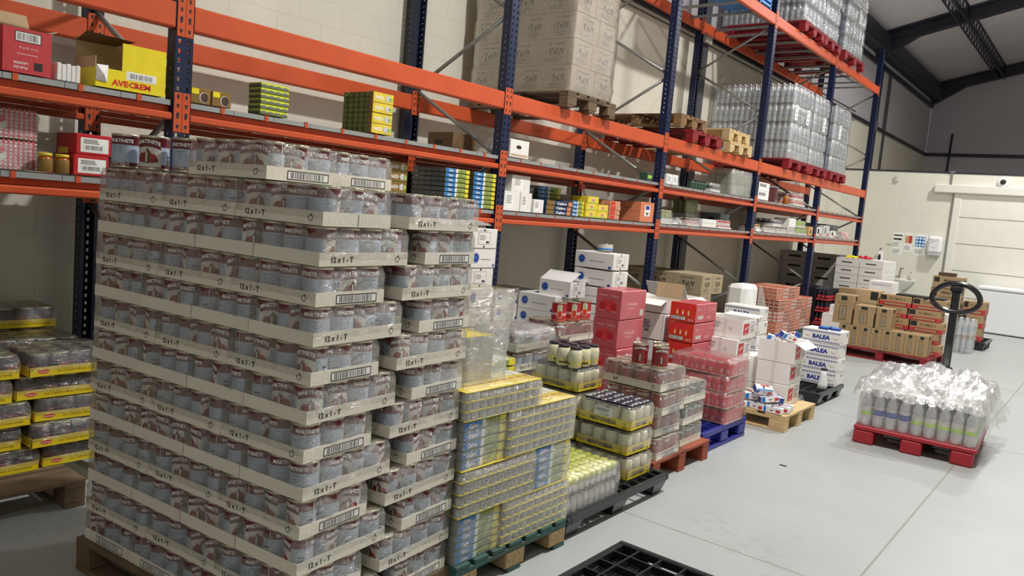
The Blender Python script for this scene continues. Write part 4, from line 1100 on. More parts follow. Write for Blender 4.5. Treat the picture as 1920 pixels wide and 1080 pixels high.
sb = MB(); sb.box(-.085, .085, -.032, .032, 0, .05, 'white', .002); F = faces(sb, -.085, .085, -.032, .032, 0, .05)
for fn in 'SNT':
    f = F[fn]; f.rect(.02, .05, .22, .95, 'bluelabel'); f.disc(.5, .55, .016, 'print', 2, 14, .010); f.disc(.5, .66, .013, 'white', 3, 14, .008); f.rect(.72, .2, .95, .7, 'redbox')
F['E'].rect(.1, .1, .9, .9, 'paper'); F['W'].rect(.05, .05, .95, .95, 'blue')
sb_o = sb.build('medicine_box'); rs = random.Random(4)
def smallbox(x, y, z, rz, rx=0, ry=0, label=None, group='spilled small boxes'):
    if 'sb' not in used: used.add('sb'); c = sb_o
    else: c = sb_o.copy(); COL.objects.link(c)
    c.location = (x, y, z); c.rotation_euler = (rx, ry, rz); put(c, label or 'small white and blue box lying in the heap on the light wooden pallet', 'small box', group)
hp = [(1.93, 4.42), (1.78, 4.43), (1.62, 4.41), (1.96, 4.52), (1.82, 4.52), (1.68, 4.50), (1.52, 4.38), (1.95, 4.62), (1.80, 4.61), (1.66, 4.60), (1.40, 4.37)]
for i, (x, y) in enumerate(hp): smallbox(x, y-.03+(0 if x > 1.56 else -.02), .148, rs.uniform(-.25, .25)+(0 if i % 3 else .1), 0, 0)
for i, (x, y) in enumerate([(1.86, 4.47), (1.72, 4.46), (1.88, 4.58), (1.74, 4.57)]): smallbox(x, y, .215, rs.uniform(0, 3), rs.uniform(-.15, .15), rs.uniform(-.12, .12))
smallbox(1.79, 4.46, .30, .9, .75, .1)
for i, (x, y, z_) in enumerate(((1.74, 4.80, .70), (1.82, 4.86, .74), (1.72, 4.92, .70), (1.82, 4.98, .735))): smallbox(x, y, z_, .4+i*.7, .35 if i % 2 else .1, .25, 'small white and blue box sticking out of the full open carton', 'small boxes in the open carton')
pz = MB(); pz.box(-.12, 0, 0, .02, 0, .10, 'white', .002); faces(pz, -.12, 0, 0, .02, 0, .1)['S'].rect(.04, .08, .96, .92, 'orangepack')
one(pz, 'picture_box', 'flat box with an orange food picture leaning by the logo cartons', 'small box', (1.68, 4.69, .148))
m = carton('c', .26, .30, .24, 'ctnwhite', lambda F: None)
one(m, 'plain_carton', 'plain white carton between the two logo carton stacks', 'box', (1.60, 4.80, .29)); 
m = carton('c', .26, .30, .138, 'ctnwhite', lambda F: None)
one(m, 'plain_carton', 'low white carton under the plain one between the logo stacks', 'box', (1.60, 4.80, .148))

# ------------------------------------------------------------------ BALEA cartons
nest_pallet('black plastic pallet under the blue zigzag white cartons', 1.2, .84, (.74, 5.70, 0), 0, nx=12, ny=9, H=.13)
nest_pallet('black plastic pallet behind, under the rear blue zigzag cartons', 1.2, .8, (.02, 5.70-.12, 0), 0, nx=12, ny=8, H=.13) if 0 else None
def balea(F, word=True):
    s_ = F['S']; n_ = 17
    for b0, sg in ((.86, -1), (.10, 1)):
        s_.rect(.01, b0-.015, .99, b0+.015, 'balea')
        for i in range(n_): a = .02+.96*i/n_; s_.poly([(a, b0), (a+.03, b0), (a+.045, b0+sg*.11), (a+.03, b0+sg*.11)], 'balea', 2)
    s_.text('BALEA', .5, .48, .29, 'balea', wid=.46, bold=.06)
    for a in (.14, .86): s_.poly([(a-.08, .56), (a-.02, .44), (a+.05, .44), (a+.09, .5), (a+.04, .40), (a-.03, .40)], 'grey', 1)
    e = F['E']; e.rect(.66, .6, .92, .85, 'freezerside'); e.lines(.66, .6, .92, .85, 3, 'grey', 2); e.disc(.15, .2, .014, 'salmon'); e.rect(.0, .49, 1, .5, 'freezerside')
m = carton('c', .40, .28, .143, 'ctnwhite', balea)
stack('zigzag_carton', lambda i, n: 'white carton with blue zigzag print at the black pallet front, %s of four' % lvl(i, n), 'box', 1.93, 6.22, .132, 4, m, .143, None, jit=.006, rz_j=.02, seed=11, gap=.003)
m = carton('c', .40, .26, .143, 'ctnwhite', balea)
stack('zigzag_carton', lambda i, n: 'white carton with blue zigzag print close behind the front four, %s of two' % lvl(i, n), 'box', 1.60, 5.90, .132, 2, m, .143, None, jit=.006, rz_j=.02, seed=12, gap=.003)
m = carton('c', .40, .26, .143, 'ctnwhite', balea)
stack('zigzag_carton', lambda i, n: 'white carton with blue zigzag print in the tall rear stack, %s of five' % lvl(i, n), 'box', 1.16, 5.93, .132, 5, m, .143, None, jit=.008, rz_j=.03, seed=13, gap=.005)
bb = MB().box(-.10, 0, 0, .16, 0, .022, 'blue', .003); F = faces(bb, -.10, 0, 0, .16, 0, .022); F['T'].rect(.1, .2, .9, .8, 'skyblue'); bo = bb.build('blue_packet')
put(bo, 'blue flat packet lying on the front zigzag carton, left one', 'packet'); bo.location = (1.78, 6.25, .132+.146*4)
place(bo, 'blue flat packet lying on the front zigzag carton, right one', (1.90, 6.3, .132+.146*4), .3)
place(bo, 'blue flat packet lying on the lower zigzag stack', (1.5, 5.95, .132+.146*2), .1)
t = thing('white_spout_bottle', 'white conical bottle standing before the front zigzag cartons', 'bottle', (1.86, 6.02, .132)); MB().lathe([(.05, 0), (.05, .05), (.03, .14), (.028, .19)], 'freezer', 14).build('bottle', t); MB().lathe([(.03, 0), (.03, .02)], 'print', 14).build('cap', t, (0, 0, .191))

# ------------------------------------------------------------------ second row: round blue seal cartons (conserve cartons)
def cons(F, lab='E'):
    s_ = F['S' if lab == 'E' else 'E']; s_.disc(.18, .52, .042, 'blue', 1, 24); s_.ring(.18, .52, .038, .003, 'white', 2); s_.rect(.12, .5, .24, .58, 'bluelabel', 2)
    s_.text('www.conservera.es', .58, .46, .085, 'print', wid=.40, bold=.01); s_.rect(.88, .06, .95, .2, 'blue')
    e = F[lab]; e.rect(.22, .2, .72, .84, 'grey'); e.rect(.235, .22, .705, .82, 'ctnwhite', 2); e.lines(.28, .45, .6, .72, 3, 'grey', 3); e.rect(.54, .27, .66, .37, 'print', 3); e.rect(.44, .88, .5, .98, 'print'); e.rect(.44, .04, .5, .14, 'print')
CH = .155
mA = carton('c', .44, .29, CH, 'ctnwhite', cons); mB_ = carton('c', .30, .44, CH, 'ctnwhite', lambda F: cons(F, 'S'))
make_pallet('wooden_pallet', 'wooden pallet under the seal printed white cartons in the second bay', 1.0, .72, (-.96, 3.40, 0), 0, board='woodpallet', nb=6)
stack('seal_carton', lambda i, n: 'white carton with round blue seal, tallest stack in the second bay, %s of eight' % lvl(i, n), 'box', .34, 4.16, .005, 8, mA, CH+.013, None, jit=.005, rz_j=.01, seed=21, gap=.002)
stack('seal_carton', lambda i, n: 'white seal printed carton below the opened one, %s of five' % lvl(i, n), 'box', -.0, 3.74, .147, 5, mA, CH-.006, None, jit=.004, rz_j=.01, seed=22, gap=.0025)
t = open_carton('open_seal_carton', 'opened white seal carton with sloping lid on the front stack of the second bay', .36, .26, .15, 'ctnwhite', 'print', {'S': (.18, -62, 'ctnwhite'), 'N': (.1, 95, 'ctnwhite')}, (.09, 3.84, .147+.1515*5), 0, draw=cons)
stack('seal_carton', lambda i, n: 'white seal printed carton right of the opened one, %s of five' % lvl(i, n), 'box', -.44, 3.80, .147, 5, mA, CH-.006, None, jit=.004, rz_j=.01, seed=25, gap=.0025)
stack('seal_carton', lambda i, n: 'shaded seal carton at the left of the second bay, %s of five' % lvl(i, n), 'box', -.24, 3.42, .147, 5, mB_, CH, None, jit=.004, rz_j=.01, seed=23, gap=.003) if 0 else None
stack('seal_carton', lambda i, n: 'shaded seal carton near the left edge of the second bay, %s of five' % lvl(i, n), 'box', -.46, 3.42, .147, 5, carton('c', .30, .36, CH, 'ctnwhite', lambda F: cons(F, 'S')), CH, None, jit=.004, rz_j=.01, seed=23, gap=.003)
# column beside the can stack, faces alternate
mE = carton('c', .30, .30, CH, 'ctnwhite', lambda F: cons(F, 'E')); mS = carton('c', .30, .30, CH, 'ctnwhite', lambda F: cons(F, 'S'))
o1 = mE.build('seal_carton'); o2 = mS.build('seal_carton')
for i in range(9):
    src = o1 if i % 2 == 0 else o2
    lb_ = 'white seal carton in the single column between can stack and blue post, %s of nine' % ['lowest', 'second', 'third', 'fourth', 'fifth', 'sixth', 'seventh', 'eighth', 'topmost'][i]
    if i < 2: put(src, lb_, 'box'); src.location = (.13, 2.34-.0*i, .10+i*(CH+.003)); c = src
    else: c = place(src, lb_, (.13+(i % 3-1)*.006, 2.34+(i % 2)*.008, .10+i*(CH+.003)), 0)
make_pallet('wooden_pallet', 'wooden pallet under the white carton column by the blue post', 1.1, .8, (-.93, 1.90, -.046), 0, board='woodgrey', nb=5) if 0 else put(MB().box(-.95, .16, 1.9, 2.66, 0, .098, 'woodgrey', .004).build('low_pallet'), 'low wooden base under the white carton column by the blue post', 'pallet')
t = thing('flat_tin', 'low round tin standing on the tallest seal carton stack', 'can', (.13, 4.33, .005+8*(CH+.015)+.003)); MB().lathe([(.075, 0), (.076, .004), (.075, .008), (.075, .062), (.077, .066), (.07, .066)], 'labelw', 22, ks=['tin', 'tin', 'labelw', 'tin', 'tin']).build('tin', t)
MB().lathe([(.0756, .008), (.0756, .025)], 'bluelabel', 22, cap=False).build('label_band', t)

# brown cartons against the wall, third bay
def yy(F, flip=False):
    for fn in 'SE':
        f = F[fn]; f.text('Y', .36, .52, .28, 'print', bold=.04, wid=.13); f.text('nUY', .60, .51, .26, 'print', bold=.03, wid=.32); f.disc(.24, .5, .008, 'print')
        f.text('JOINT AGGREGATE', .5, .82, .07, 'print', wid=.5); f.lines(.2, .12, .8, .34, 4, 'print', 1, .3)
m = carton('c', .38, .30, .235, 'kraftload', yy); m_ = m.build('brown_carton'); first_ = True
make_pallet('wooden_pallet', 'wooden pallet under the brown cartons in the third bay', 1.2, .9, (-.95, 6.42, 0), 0, board='woodgrey', nb=5)
for q in range(4):
    for i in range(3):
        for j in range(2):
            if q < 3 and i < 2 and j == 1: continue
            loc = (.20-.385*i, 6.5+.31*j, .147+.238*q); lb_ = 'plain brown carton with printed lettering, third bay, %s layer, %s column from the aisle, %s' % (['lowest', 'second', 'third', 'top'][q], ['first', 'middle', 'rear'][i], ['near', 'far'][j])
            if first_: first_ = False; m_.location = loc; put(m_, lb_, 'box')
            else: place(m_, lb_, loc)
cr = crumple(.5, .6, .5, 'filmthick', 5, 12, 12, .05, 1); c_ = one(cr, 'film_heap', 'bulky heap of clear film beside the brown cartons in the third bay', 'film', (-.35, 7.68, .02))
# ------------------------------------------------------------------ goods on the two shelves
def bx(name, label, cat, loc, W, D, H, k, draw=None, group=None, rz=0, bev=.003, seam=False):
    return one(carton('c', W, D, H, k, draw, bev, seam), name, label, cat, loc, rz, group)
e_ = .0015
# --- second shelf
z = D2+e_
def lasana(F):
    e = F['E']; e.barcode(.24, .70, .78, .93, 22); e.text('12 x 224 g', .52, .56, .05, 'pinktext', wid=.38, flip=True)
    e.text('PLACAS', .36, .12, .055, 'white', wid=.28, flip=True); e.text('LASAÑA', .36, .22, .055, 'white', wid=.30, flip=True); e.rect(.64, .10, .82, .28, 'print'); e.lines(.28, .42, .82, .46, 1, 'pinktext')
t = open_carton('red_pasta_carton', 'red carton with barcode and open brown flap at the far left of the second shelf', .22, .21, .205, 'redbox', 'kraft', {'W': (.12, 30, 'kraft2'), 'N': (.03, 60, 'kraft2')}, (-.02, -.86, z), .05, draw=lasana)
bx('white_red_carton', 'white and red carton cut off by the left edge of the photo, second shelf', 'box', (-.03, -1.12, z), .22, .20, .20, 'redbox', lambda F: F['E'].rect(0, .35, 1, 1, 'white'))
for i in range(5): bx('white_packet', 'thin white packet standing right of the red carton, second shelf', 'packet', (-.05, -.615+.022*i, z), .12, .02, .085-.006*(i % 2), 'white', None, 'thin white packets on the second shelf')
def avec(F):
    e = F['E']; e.text('AVECREM', .50, .14, .12, 'redorange', wid=.56, bold=.04); e.rect(.42, .24, .86, .42, 'paper', 1); e.barcode(.44, .25, .84, .41, 20, 2, False)
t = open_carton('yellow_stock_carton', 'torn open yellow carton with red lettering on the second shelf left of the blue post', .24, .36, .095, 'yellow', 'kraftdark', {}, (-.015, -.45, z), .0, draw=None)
m = MB(); m.box(-.004, 0, .13, .36, .095, .235, 'yellow', .001).box(-.24, -.004, .352, .36, .095, .235, 'yellow').box(-.24, -.236, .0, .36, .095, .26, 'kraft2').box(-.24, -.004, .0, .003, .095, .15, 'kraft2')
m.add([(-.24, 0, .24), (-.24, .2, .245), (-.05, .22, .26), (-.07, -.02, .27)], [(0, 1, 2, 3)], 'kraftdark'); m.build('torn_upper_wall', t)
m = MB(); f = Face(m, (0, 0, 0), (0, 1, 0), (0, 0, 1), (1, 0, 0), .36, .235); avec(Face and {'E': f}); m.build('printed_face', t)
m = MB(); m.add([(.003, .0, .03), (.006, .055, .025), (.004, .06, .11), (.02, -.005, .105), (.025, .03, .06)], [(0, 1, 4), (1, 2, 4), (2, 3, 4), (3, 0, 4)], 'paper'); m.build('torn_paper', t)
def choc(F):
    e = F['E']; e.rect(.04, .6, .4, .95, 'yellow'); e.disc(.66, .42, .028, 'labelw', 1, 16, .03); e.disc(.68, .42, .024, 'chocolate', 2, 16, .027)
for i in range(2): bx('chocolate_box', 'small gold brown box with dark sweets picture, %s of two by the blue post' % ['left', 'right'][i], 'box', (-.03, .065+i*.128, z), .09, .12, .085, 'gold', choc)
def green_pk(F):
    F['E'].rect(0, .52, 1, .98, 'limeshelf')
    for q in range(4): F['E'].disc(.12+.25*q, .5, .02, 'smoke', 2, 10, .007)
    F['S'].rect(.1, .2, .9, .45, 'navy'); F['S'].rect(.0, .8, 1, .95, 'limeshelf')
m = carton('c', .13, .195, .0305, 'oliveb', green_pk, .002, False)
stack('green_tin_pack', lambda i, n: 'flat green and yellow tin pack in the small stack of six, %s' % lvl(i, n), 'pack of tins', -.02, .50, z, 6, m, .0305, None, jit=.002, rz_j=.01, gap=.001)
def razo_pack(name, label, loc, rows, cols_s, W, H, printed, k='gold', word='RAZO', front='yellow2', split=True, rz=0, group=None, tinm='oliveb'):
    """block of upright tins whose printed sleeve side faces the aisle"""
    t = thing(name, label, 'pack of tins', loc, rz, group); r = W/cols_s/2
    m = MB(); m.box(-.04, 0, 0, printed, 0, H, k, .002); f = faces(m, -.04, 0, 0, printed, 0, H)
    for q in range(rows):
        b0, b1 = q/rows, (q+1)/rows
        f['E'].rect(.02, b0+.02, .98, b1-.02, front); word.strip() and f['E'].text(word, .34, (b0+b1)/2, .5/rows*.7, 'white', wid=.42, bold=.04); f['E'].disc(.72, (b0+b1)/2, H/rows*.33, 'labelw', 3, 12); f['E'].disc(.88, (b0+b1)/2-.02, H/rows*.22, 'lime', 3, 10)
    m.build('card_sleeve', t)
    tm = None
    for q in range(rows*2 if split else rows):
        hh = H/(rows*2 if split else rows)
        for c in range(cols_s-1):
            if tm is None: tm = tin_mesh(r*.96, hh-.002, tinm, 12).build('tin', t, (-.04-r-c*2*r, r, q*hh))
            else: inst(tm, t, (-.04-r-c*2*r, r, q*hh))
        if q == 0 or True:
            pass
    MB().box(-W+.002, -.042, 2*r+.002, printed, 0, H-.004, tinm).build('tins_behind', t)
    return t
for i in range(2):
    razo_pack('olive_tin_pack', 'pack of tins with yellow olive sleeve on the second shelf, %s of two' % ['lower', 'upper'][i], (-.01, 1.36, z+i*.142), 2, 6, .35, .140, .19)
bx('brown_carton', 'brown carton at the back of the second shelf left of the second blue post', 'box', (-.45, 2.65-.0, z), .30, .30, .17, 'kraftdark', lambda F: F['S'].rect(.3, .4, .6, .6, 'print'))
t = thing('handle_box', 'white box with dark oval hand hole on the second shelf', 'box', (-.02, 2.90, z)); m = carton('c', .26, .26, .15, 'ctnwhite', lambda F: (F['E'].disc(.45, .60, .036, 'print', 2, 20, .016), F['E'].rect(.05, .08, .95, .2, 'kraft2')), .004, False); m.build('box_body', t)
bx('paper_stack', 'white paper stack at the back of the second shelf, first bay', 'paper', (-.9, 1.9, z), .25, .35, .06, 'white') if 0 else None
def smalls(prefix, rows): pass
bx('green_packet', 'dark green packet beside the third blue post on the second shelf', 'packet', (-.05, 5.34, z), .10, .13, .085, 'greenlabel', lambda F: F['E'].rect(.15, .3, .8, .7, 'lime'))
for i in range(2): bx('white_packet', 'upright white packet right of the third blue post, %s of two' % ['left', 'right'][i], 'packet', (-.05, 5.80+i*.15, z), .10, .13, .115, 'white', lambda F: F['E'].lines(.2, .3, .8, .8, 4))
jarm = MB().lathe([(.034, 0), (.036, .006), (.036, .07), (.03, .085)], 'greenlabel', 14).lathe([(.034, .086), (.034, .10), (.03, .102)], 'print', 14).build('dark_jar')
P_ = None; jt = thing('dark_jar', '', 'jar'); jarm.parent = jt; jarm.name = 'jar_body'; PJ2 = Proto(jt)
for i in range(5): PJ2.at((-.06, 6.45+i*.085, z), 0, 'dark green jar in the row on the second shelf, third bay', 'dark jars on the second shelf')
def tray_of(name, label, loc, nx, ny, r, h, body, lid='tin', trayk='ctnwhite', th=.03, wrap=True, bandk=None, cat='tray of cans', rz=0):
    t = thing(name, label, cat, loc, rz); W, D = nx*r*2+.006, ny*r*2+.006
    m = MB(); m.box(-W, 0, 0, D, 0, .003, trayk).box(-W, 0, 0, .003, .003, th, trayk).box(-W, 0, D-.003, D, .003, th, trayk).box(-.003, 0, .003, D-.003, .003, th, trayk).box(-W, -W+.003, .003, D-.003, .003, th, trayk); m.build('cardboard_tray', t)
    c = MB().lathe([(r*.93, 0), (r*.97, .003), (r*.96, h*.3), (r*.96, h*.7), (r*.97, h-.006), (r*.97, h-.001), (r*.85, h), (r*.83, h-.002)], body, 14, ks=[body, body, bandk or body, body, 'tin', lid, lid]); first = None
    for i in range(nx):
        for j in range(ny):
            p = (-.003-r-i*2*r, .003+r+j*2*r, .004)
            if first is None: first = c.build('can', t, p)
            else: inst(first, t, p)
    if wrap: filmbox(-W-.002, .002, -.002, D+.002, .01, h+.006, 'filmclear', 8, 3, .004, int(loc[1]*10)).build('shrink_film', t)
    return t
tray_of('jar_tray', 'small white tray of dark jars at the right of the third bay, second shelf', (-.03, 6.95, z), 3, 4, .036, .10, 'silver', bandk='print')
# large clear bag of bottles
t = thing('bagged_bottles', 'tall pack of jars in hazy clear bag before the fourth blue post', 'pack of jars', (-.03, 7.58, z)); first = None
for k in range(2):
    for i in range(3):
        for j in range(7):
            if first is None: first = MB().lathe([(.04, 0), (.042, .01), (.042, .11), (.035, .125), (.035, .14)], 'oliveb', 12).build('jar', t, (-.05-i*.09, .06+j*.09, k*.145))
            else: inst(first, t, (-.05-i*.09, .06+j*.09, k*.145))
filmbox(-.30, .0, -.0, .68, 0, .34, 'filmthick', 10, 5, .012, 7, .02).build('loose_bag', t)
for k in range(2): bx('white_printed_pack', 'white pack with black print right of the fourth blue post, %s of two' % ['lower', 'upper'][k], 'pack', (-.02, 8.50+.0*k, z+k*.122), .25, .42, .12, 'white', lambda F: (F['E'].text('BEBE', .4, .68, .34, 'print', wid=.6), F['S'].rect(.1, .5, .5, .9, 'smoke')))
t = thing('red_tub', 'dark red lidded tub on the second shelf in the fourth bay', 'tub', (-.18, 9.28, z)); MB().lathe([(.12, 0), (.13, .01), (.15, .20), (.152, .205)], 'maroon', 22, ks=['maroon', 'maroon', 'maroon']).build('tub_body', t); MB().lathe([(.156, .206), (.156, .225), (.15, .23)], 'smoke', 22).build('lid', t)
tray_of('tin_tray', 'tray of pink and orange pots on the second shelf, lower of two', (-.03, 10.05, z), 3, 6, .045, .085, 'pinktext', bandk='salmon')
tray_of('tin_tray', 'tray of pink and orange pots on the second shelf, upper of two', (-.05, 10.1, z+.094), 3, 5, .045, .085, 'pinktext', bandk='redbox')
t = thing('honey_jar', 'single orange jar left of the pink pots on the second shelf', 'jar', (-.07, 9.80, z)); MB().lathe([(.04, 0), (.045, .01), (.045, .09), (.038, .1)], 'honey', 14).build('jar_body', t); MB().lathe([(.04, .101), (.04, .115)], 'yellow2', 14).build('lid', t)
# --- lowest shelf
z = D1+e_
def ging(F):
    for fn in 'SET':
        f = F[fn]; n_ = 12
        for i in range(n_): f.rect(i/n_, 0, (i+.5)/n_, 1, 'pinkred', 1) if i % 1 == 0 else 0
        for j in range(8):
            for i in range(n_): f.rect((i+.5)/n_, j/8, (i+1)/n_, (j+.5)/8, 'labelw', 2)
    F['E'].disc(.35, .45, .035, 'labelw', 4, 16, .03); F['E'].disc(.35, .62, .03, 'redbox', 5, 14, .018)
for i in range(2):
    t = thing('gingham_pack', 'pink checked sugar pack in clear film on the lowest shelf, %s of two' % ['lower', 'upper'][i], 'pack', (-.12, -.93, z+.148*i)); carton('c', .2, .26, .142, 'gingham', ging, .012, False).build('pack', t); filmbox(-.203, .003, -.003, .263, 0, .145, 'filmclear', 8, 4, .004, i).build('shrink_film', t)
for i in range(2):
    t = thing('honey_jar', 'small honey jar with gold lid on the lowest shelf, %s of two' % ['left', 'right'][i], 'jar', (-.06, -.655+.078*i, z)); MB().lathe([(.03, 0), (.034, .006), (.034, .065), (.028, .078)], 'honey', 16, ks=['honey', 'gold', 'honey']).build('jar_body', t); MB().lathe([(.031, .079), (.031, .092), (.029, .094)], 'yellow2', 16).build('lid', t)
def rl(F): F['E'].rect(.12, .12, .92, .82, 'paper'); F['E'].lines(.2, .55, .8, .78, 3, 'print', 2); F['E'].barcode(.2, .2, .8, .5, 18, 2, False); F['S'].rect(.1, .0, .6, .3, 'yellow2')
for i in range(2): bx('red_label_box', 'deep red box with white barcode label on the lowest shelf, %s of two' % ['lower', 'upper'][i], 'box', (-.03, -.535+.01*i, z+.105*i), .24, .17, .103, 'red', rl)
for i in range(2): bx('red_label_box', 'dark red box on the lowest shelf behind the large loose cans, %s of two' % ['lower', 'upper'][i], 'box', (-.25, -.30, z+.105*i), .24, .17, .103, 'maroon', None)
# first bay, seen over the can stack
for i in range(2): razo_pack('dark_tin_pack', 'dark tin pack seen over the can stack on the lowest shelf, %s of two' % ['lower', 'upper'][i], (-.10, 1.63, z+.145*i), 2, 6, .38, .143, .19, 'oliveb', 'RAZO', 'gold', tinm='smoke')
bx('white_slip_box', 'white box with printed label slip behind the top can trays, lowest shelf', 'box', (-.02, 1.25, z), .25, .28, .12, 'ctnwhite', lambda F: (F['E'].rect(.2, .2, .8, .8, 'grey'), F['E'].rect(.22, .22, .78, .78, 'white', 2), F['E'].lines(.3, .5, .7, .7, 2, 'grey', 3)))
for i, (y, n_) in enumerate(((2.13, 2), (2.46, 2))):
    for k in range(n_):
        calvo_block('blue tuna sleeve block on the lowest shelf left of the post, %s column, %s' % (['left', 'right'][i], ['lower', 'upper'][k]), -.01, y, z+.147*k, .28, 4, .0365, .36 if i == 0 else .10, 40+i*3+k, name='blue_tuna_block', wrap=False)
# second bay
def qr(F): F['S'].rect(.15, .35, .55, .85, 'paper'); F['S'].lines(.2, .5, .5, .8, 4, 'print', 2); F['E'].rect(.1, .1, .6, .9, 'paper'); F['E'].lines(.15, .4, .55, .85, 5, 'grey', 2)
bx('label_carton', 'white carton with paper label on the lowest shelf right of the post, lower left one', 'box', (-.04, 2.90, z), .26, .22, .165, 'ctnwhite', qr)
bx('label_carton', 'white carton with paper label on the lowest shelf right of the post, lower right one', 'box', (-.04, 3.13, z), .26, .16, .165, 'ctnwhite', qr)
bx('label_carton', 'white carton with paper label stacked on the two lower ones, lowest shelf', 'box', (-.05, 3.0, z+.167), .24, .26, .145, 'ctnwhite', qr)
bx('label_carton', 'small white carton right of the label cartons, lowest shelf', 'box', (-.03, 3.31, z), .24, .15, .12, 'ctnwhite', qr)
bx('label_carton', 'narrow pale carton standing behind the small white one, lowest shelf', 'box', (-.28, 3.33, z), .14, .14, .22, 'ctnwhite2', None)
def navyp(F): F['E'].rect(.0, .05, .3, .95, 'gold', 1); F['E'].text('Calvo', .58, .5, .55, 'white', wid=.4, bold=.04); F['E'].rect(.84, .05, 1, .95, 'salmon')
m = carton('c', .25, .40, .041, 'tuningnavy', navyp, .004, False)
stack('navy_tuna_sleeve', lambda i, n: 'navy and gold tuna sleeve lying on the lowest shelf, %s of three' % lvl(i, n), 'pack of tins', -.02, 3.49, z, 3, m, .041, None, jit=.004, rz_j=.02, gap=.001)
calvo_block('tall block of blue tuna sleeves behind the navy ones, lowest shelf', -.30, 3.72, z, .38, 7, .0375, .3, 51, wrap=False)
calvo_block('short block of blue tuna sleeves right of the navy ones, lowest shelf', -.03, 3.92, z, .20, 4, .0375, .2, 52, wrap=False)
razo_pack('dark_tin_pack', 'dark tin pack in shade behind the navy sleeves, lowest shelf', (-.30, 3.50, z), 3, 6, .3, .24, .15, 'print', ' ', 'smoke', tinm='smoke')
def yb(F): F['E'].disc(.5, .5, .032, 'labelw', 1, 14, .02); F['E'].disc(.5, .5, .022, 'salmon', 2, 12, .014); F['E'].rect(.05, .05, .95, .2, 'lime')
for i, (y, k_) in enumerate(((4.16, 0), (4.37, 0), (4.16, 1), (4.37, 1), (4.18, 2))): bx('yellow_tin_pack', 'yellow tin pack with round picture on the lowest shelf, %s' % ['lower left', 'lower right', 'middle left', 'middle right', 'top'][i], 'pack of tins', (-.03, y, z+k_*.069), .2, .20, .067, 'yellow2', yb)
m = carton('c', .2, .2, .046, 'orangepack', lambda F: F['E'].rect(.05, .1, .5, .9, 'redorange'), .003, False)
stack('orange_tin_pack', lambda i, n: 'orange tin pack left of the salmon carton, %s of four' % lvl(i, n), 'pack of tins', -.02, 4.59, z, 4, m, .046, None, jit=.004, rz_j=.02, gap=.001)
def salm(F): F['E'].rect(.3, .3, .7, .85, 'paper'); F['E'].rect(.36, .62, .64, .82, 'blue', 2); F['E'].rect(.4, .35, .6, .5, 'grey', 2); F['S'].lines(.4, .6, .7, .75, 3, 'kraftdark'); F['S'].rect(0, .49, .9, .5, 'kraftdark'); F['E'].rect(0, .3, .28, .31, 'kraftdark')
bx('salmon_carton', 'salmon coloured carton with white label before the third blue post', 'box', (-.02, 5.22, z), .34, .30, .215, 'salmon', salm)
tray_of('jar_tray', 'dim tray of small jars behind the salmon carton, lowest shelf', (-.35, 4.7, z), 3, 6, .04, .1, 'oliveb', wrap=False) 
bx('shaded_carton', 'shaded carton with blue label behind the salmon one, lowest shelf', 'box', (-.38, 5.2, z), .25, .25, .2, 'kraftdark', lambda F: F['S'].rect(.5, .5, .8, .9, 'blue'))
# third bay
tray_of('jar_tray', 'jar tray in loose film just right of the third blue post, lowest shelf', (-.03, 5.74, z), 3, 3, .042, .15, 'oliveg', trayk='ctnwhite', th=.06)
t = thing('film_heap', 'crumpled clear film bag on the lowest shelf in the third bay', 'film', (-.2, 6.2, z)); crumple(.34, .28, .16, 'filmthick', 9, 12, 12, .03).build('film', t)
tray_of('can_tray', 'small tray of dark and pink cans beside the film heap, lowest shelf', (-.03, 6.40, z), 4, 4, .04, .09, 'figure', bandk='pinktext')
tray_of('bottle_tray', 'tall clear pack of pale bottles standing back on the lowest shelf', (-.35, 7.0, z+.11), 3, 5, .035, .22, 'oliveg', wrap=True, th=.04)
bx('white_low_carton', 'low white carton under the pale bottles, lowest shelf', 'box', (-.03, 6.82, z), .60, .42, .10, 'ctnwhite', lambda F: F['E'].rect(0, .5, 1, .52, 'traydark'))
tray_of('tomato_tray', 'small tray of pink red cans right of the low white carton', (-.03, 7.30, z), 3, 5, .042, .10, 'pinkred', bandk='labelw', wrap=False, th=.02)
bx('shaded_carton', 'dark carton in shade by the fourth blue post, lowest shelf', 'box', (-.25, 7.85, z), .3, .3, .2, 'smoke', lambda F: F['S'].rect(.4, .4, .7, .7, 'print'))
# fourth bay
for i, (y, w_, lb_, bk, lid) in enumerate(((8.62, 2, 'two by the post', 'honey', 'yellow2'), (8.95, 5, 'left group', 'figure', 'tin'), (9.45, 5, 'middle group', 'print', 'tin'), (9.95, 4, 'right group', 'labelw', 'white'))):
    tray_of('can_tray', 'low tray of small pots on the lowest shelf, fourth bay, %s' % lb_, (-.03, y, z), 3, w_, .044, .095, bk, lid, bandk='labelw', wrap=i > 0, th=.04)
tray_of('can_tray', 'upper tray of silver and dark pots in the fourth bay, lowest shelf', (-.06, 9.35, z+.103), 3, 4, .044, .095, 'silver', bandk='print', th=.035)
bx('white_tub_pack', 'white pack stacked left of the green cups, lowest shelf', 'pack', (-.04, 10.0, z+.104), .25, .3, .14, 'white', None, None, 0, .01)
for k in range(2): tray_of('green_cup_tray', 'tray of lime green cups before the fifth blue post, %s of two' % ['lower', 'upper'][k], (-.03, 10.40, z+.118*k), 3, 5-k, .045, .105, 'lime', 'lime', th=.03, wrap=True)
bx('tan_box', 'small tan box with black dot against the fifth blue post', 'box', (-.02, 10.90, z), .15, .22, .15, 'tan', lambda F: F['E'].disc(.5, .45, .03, 'print'))
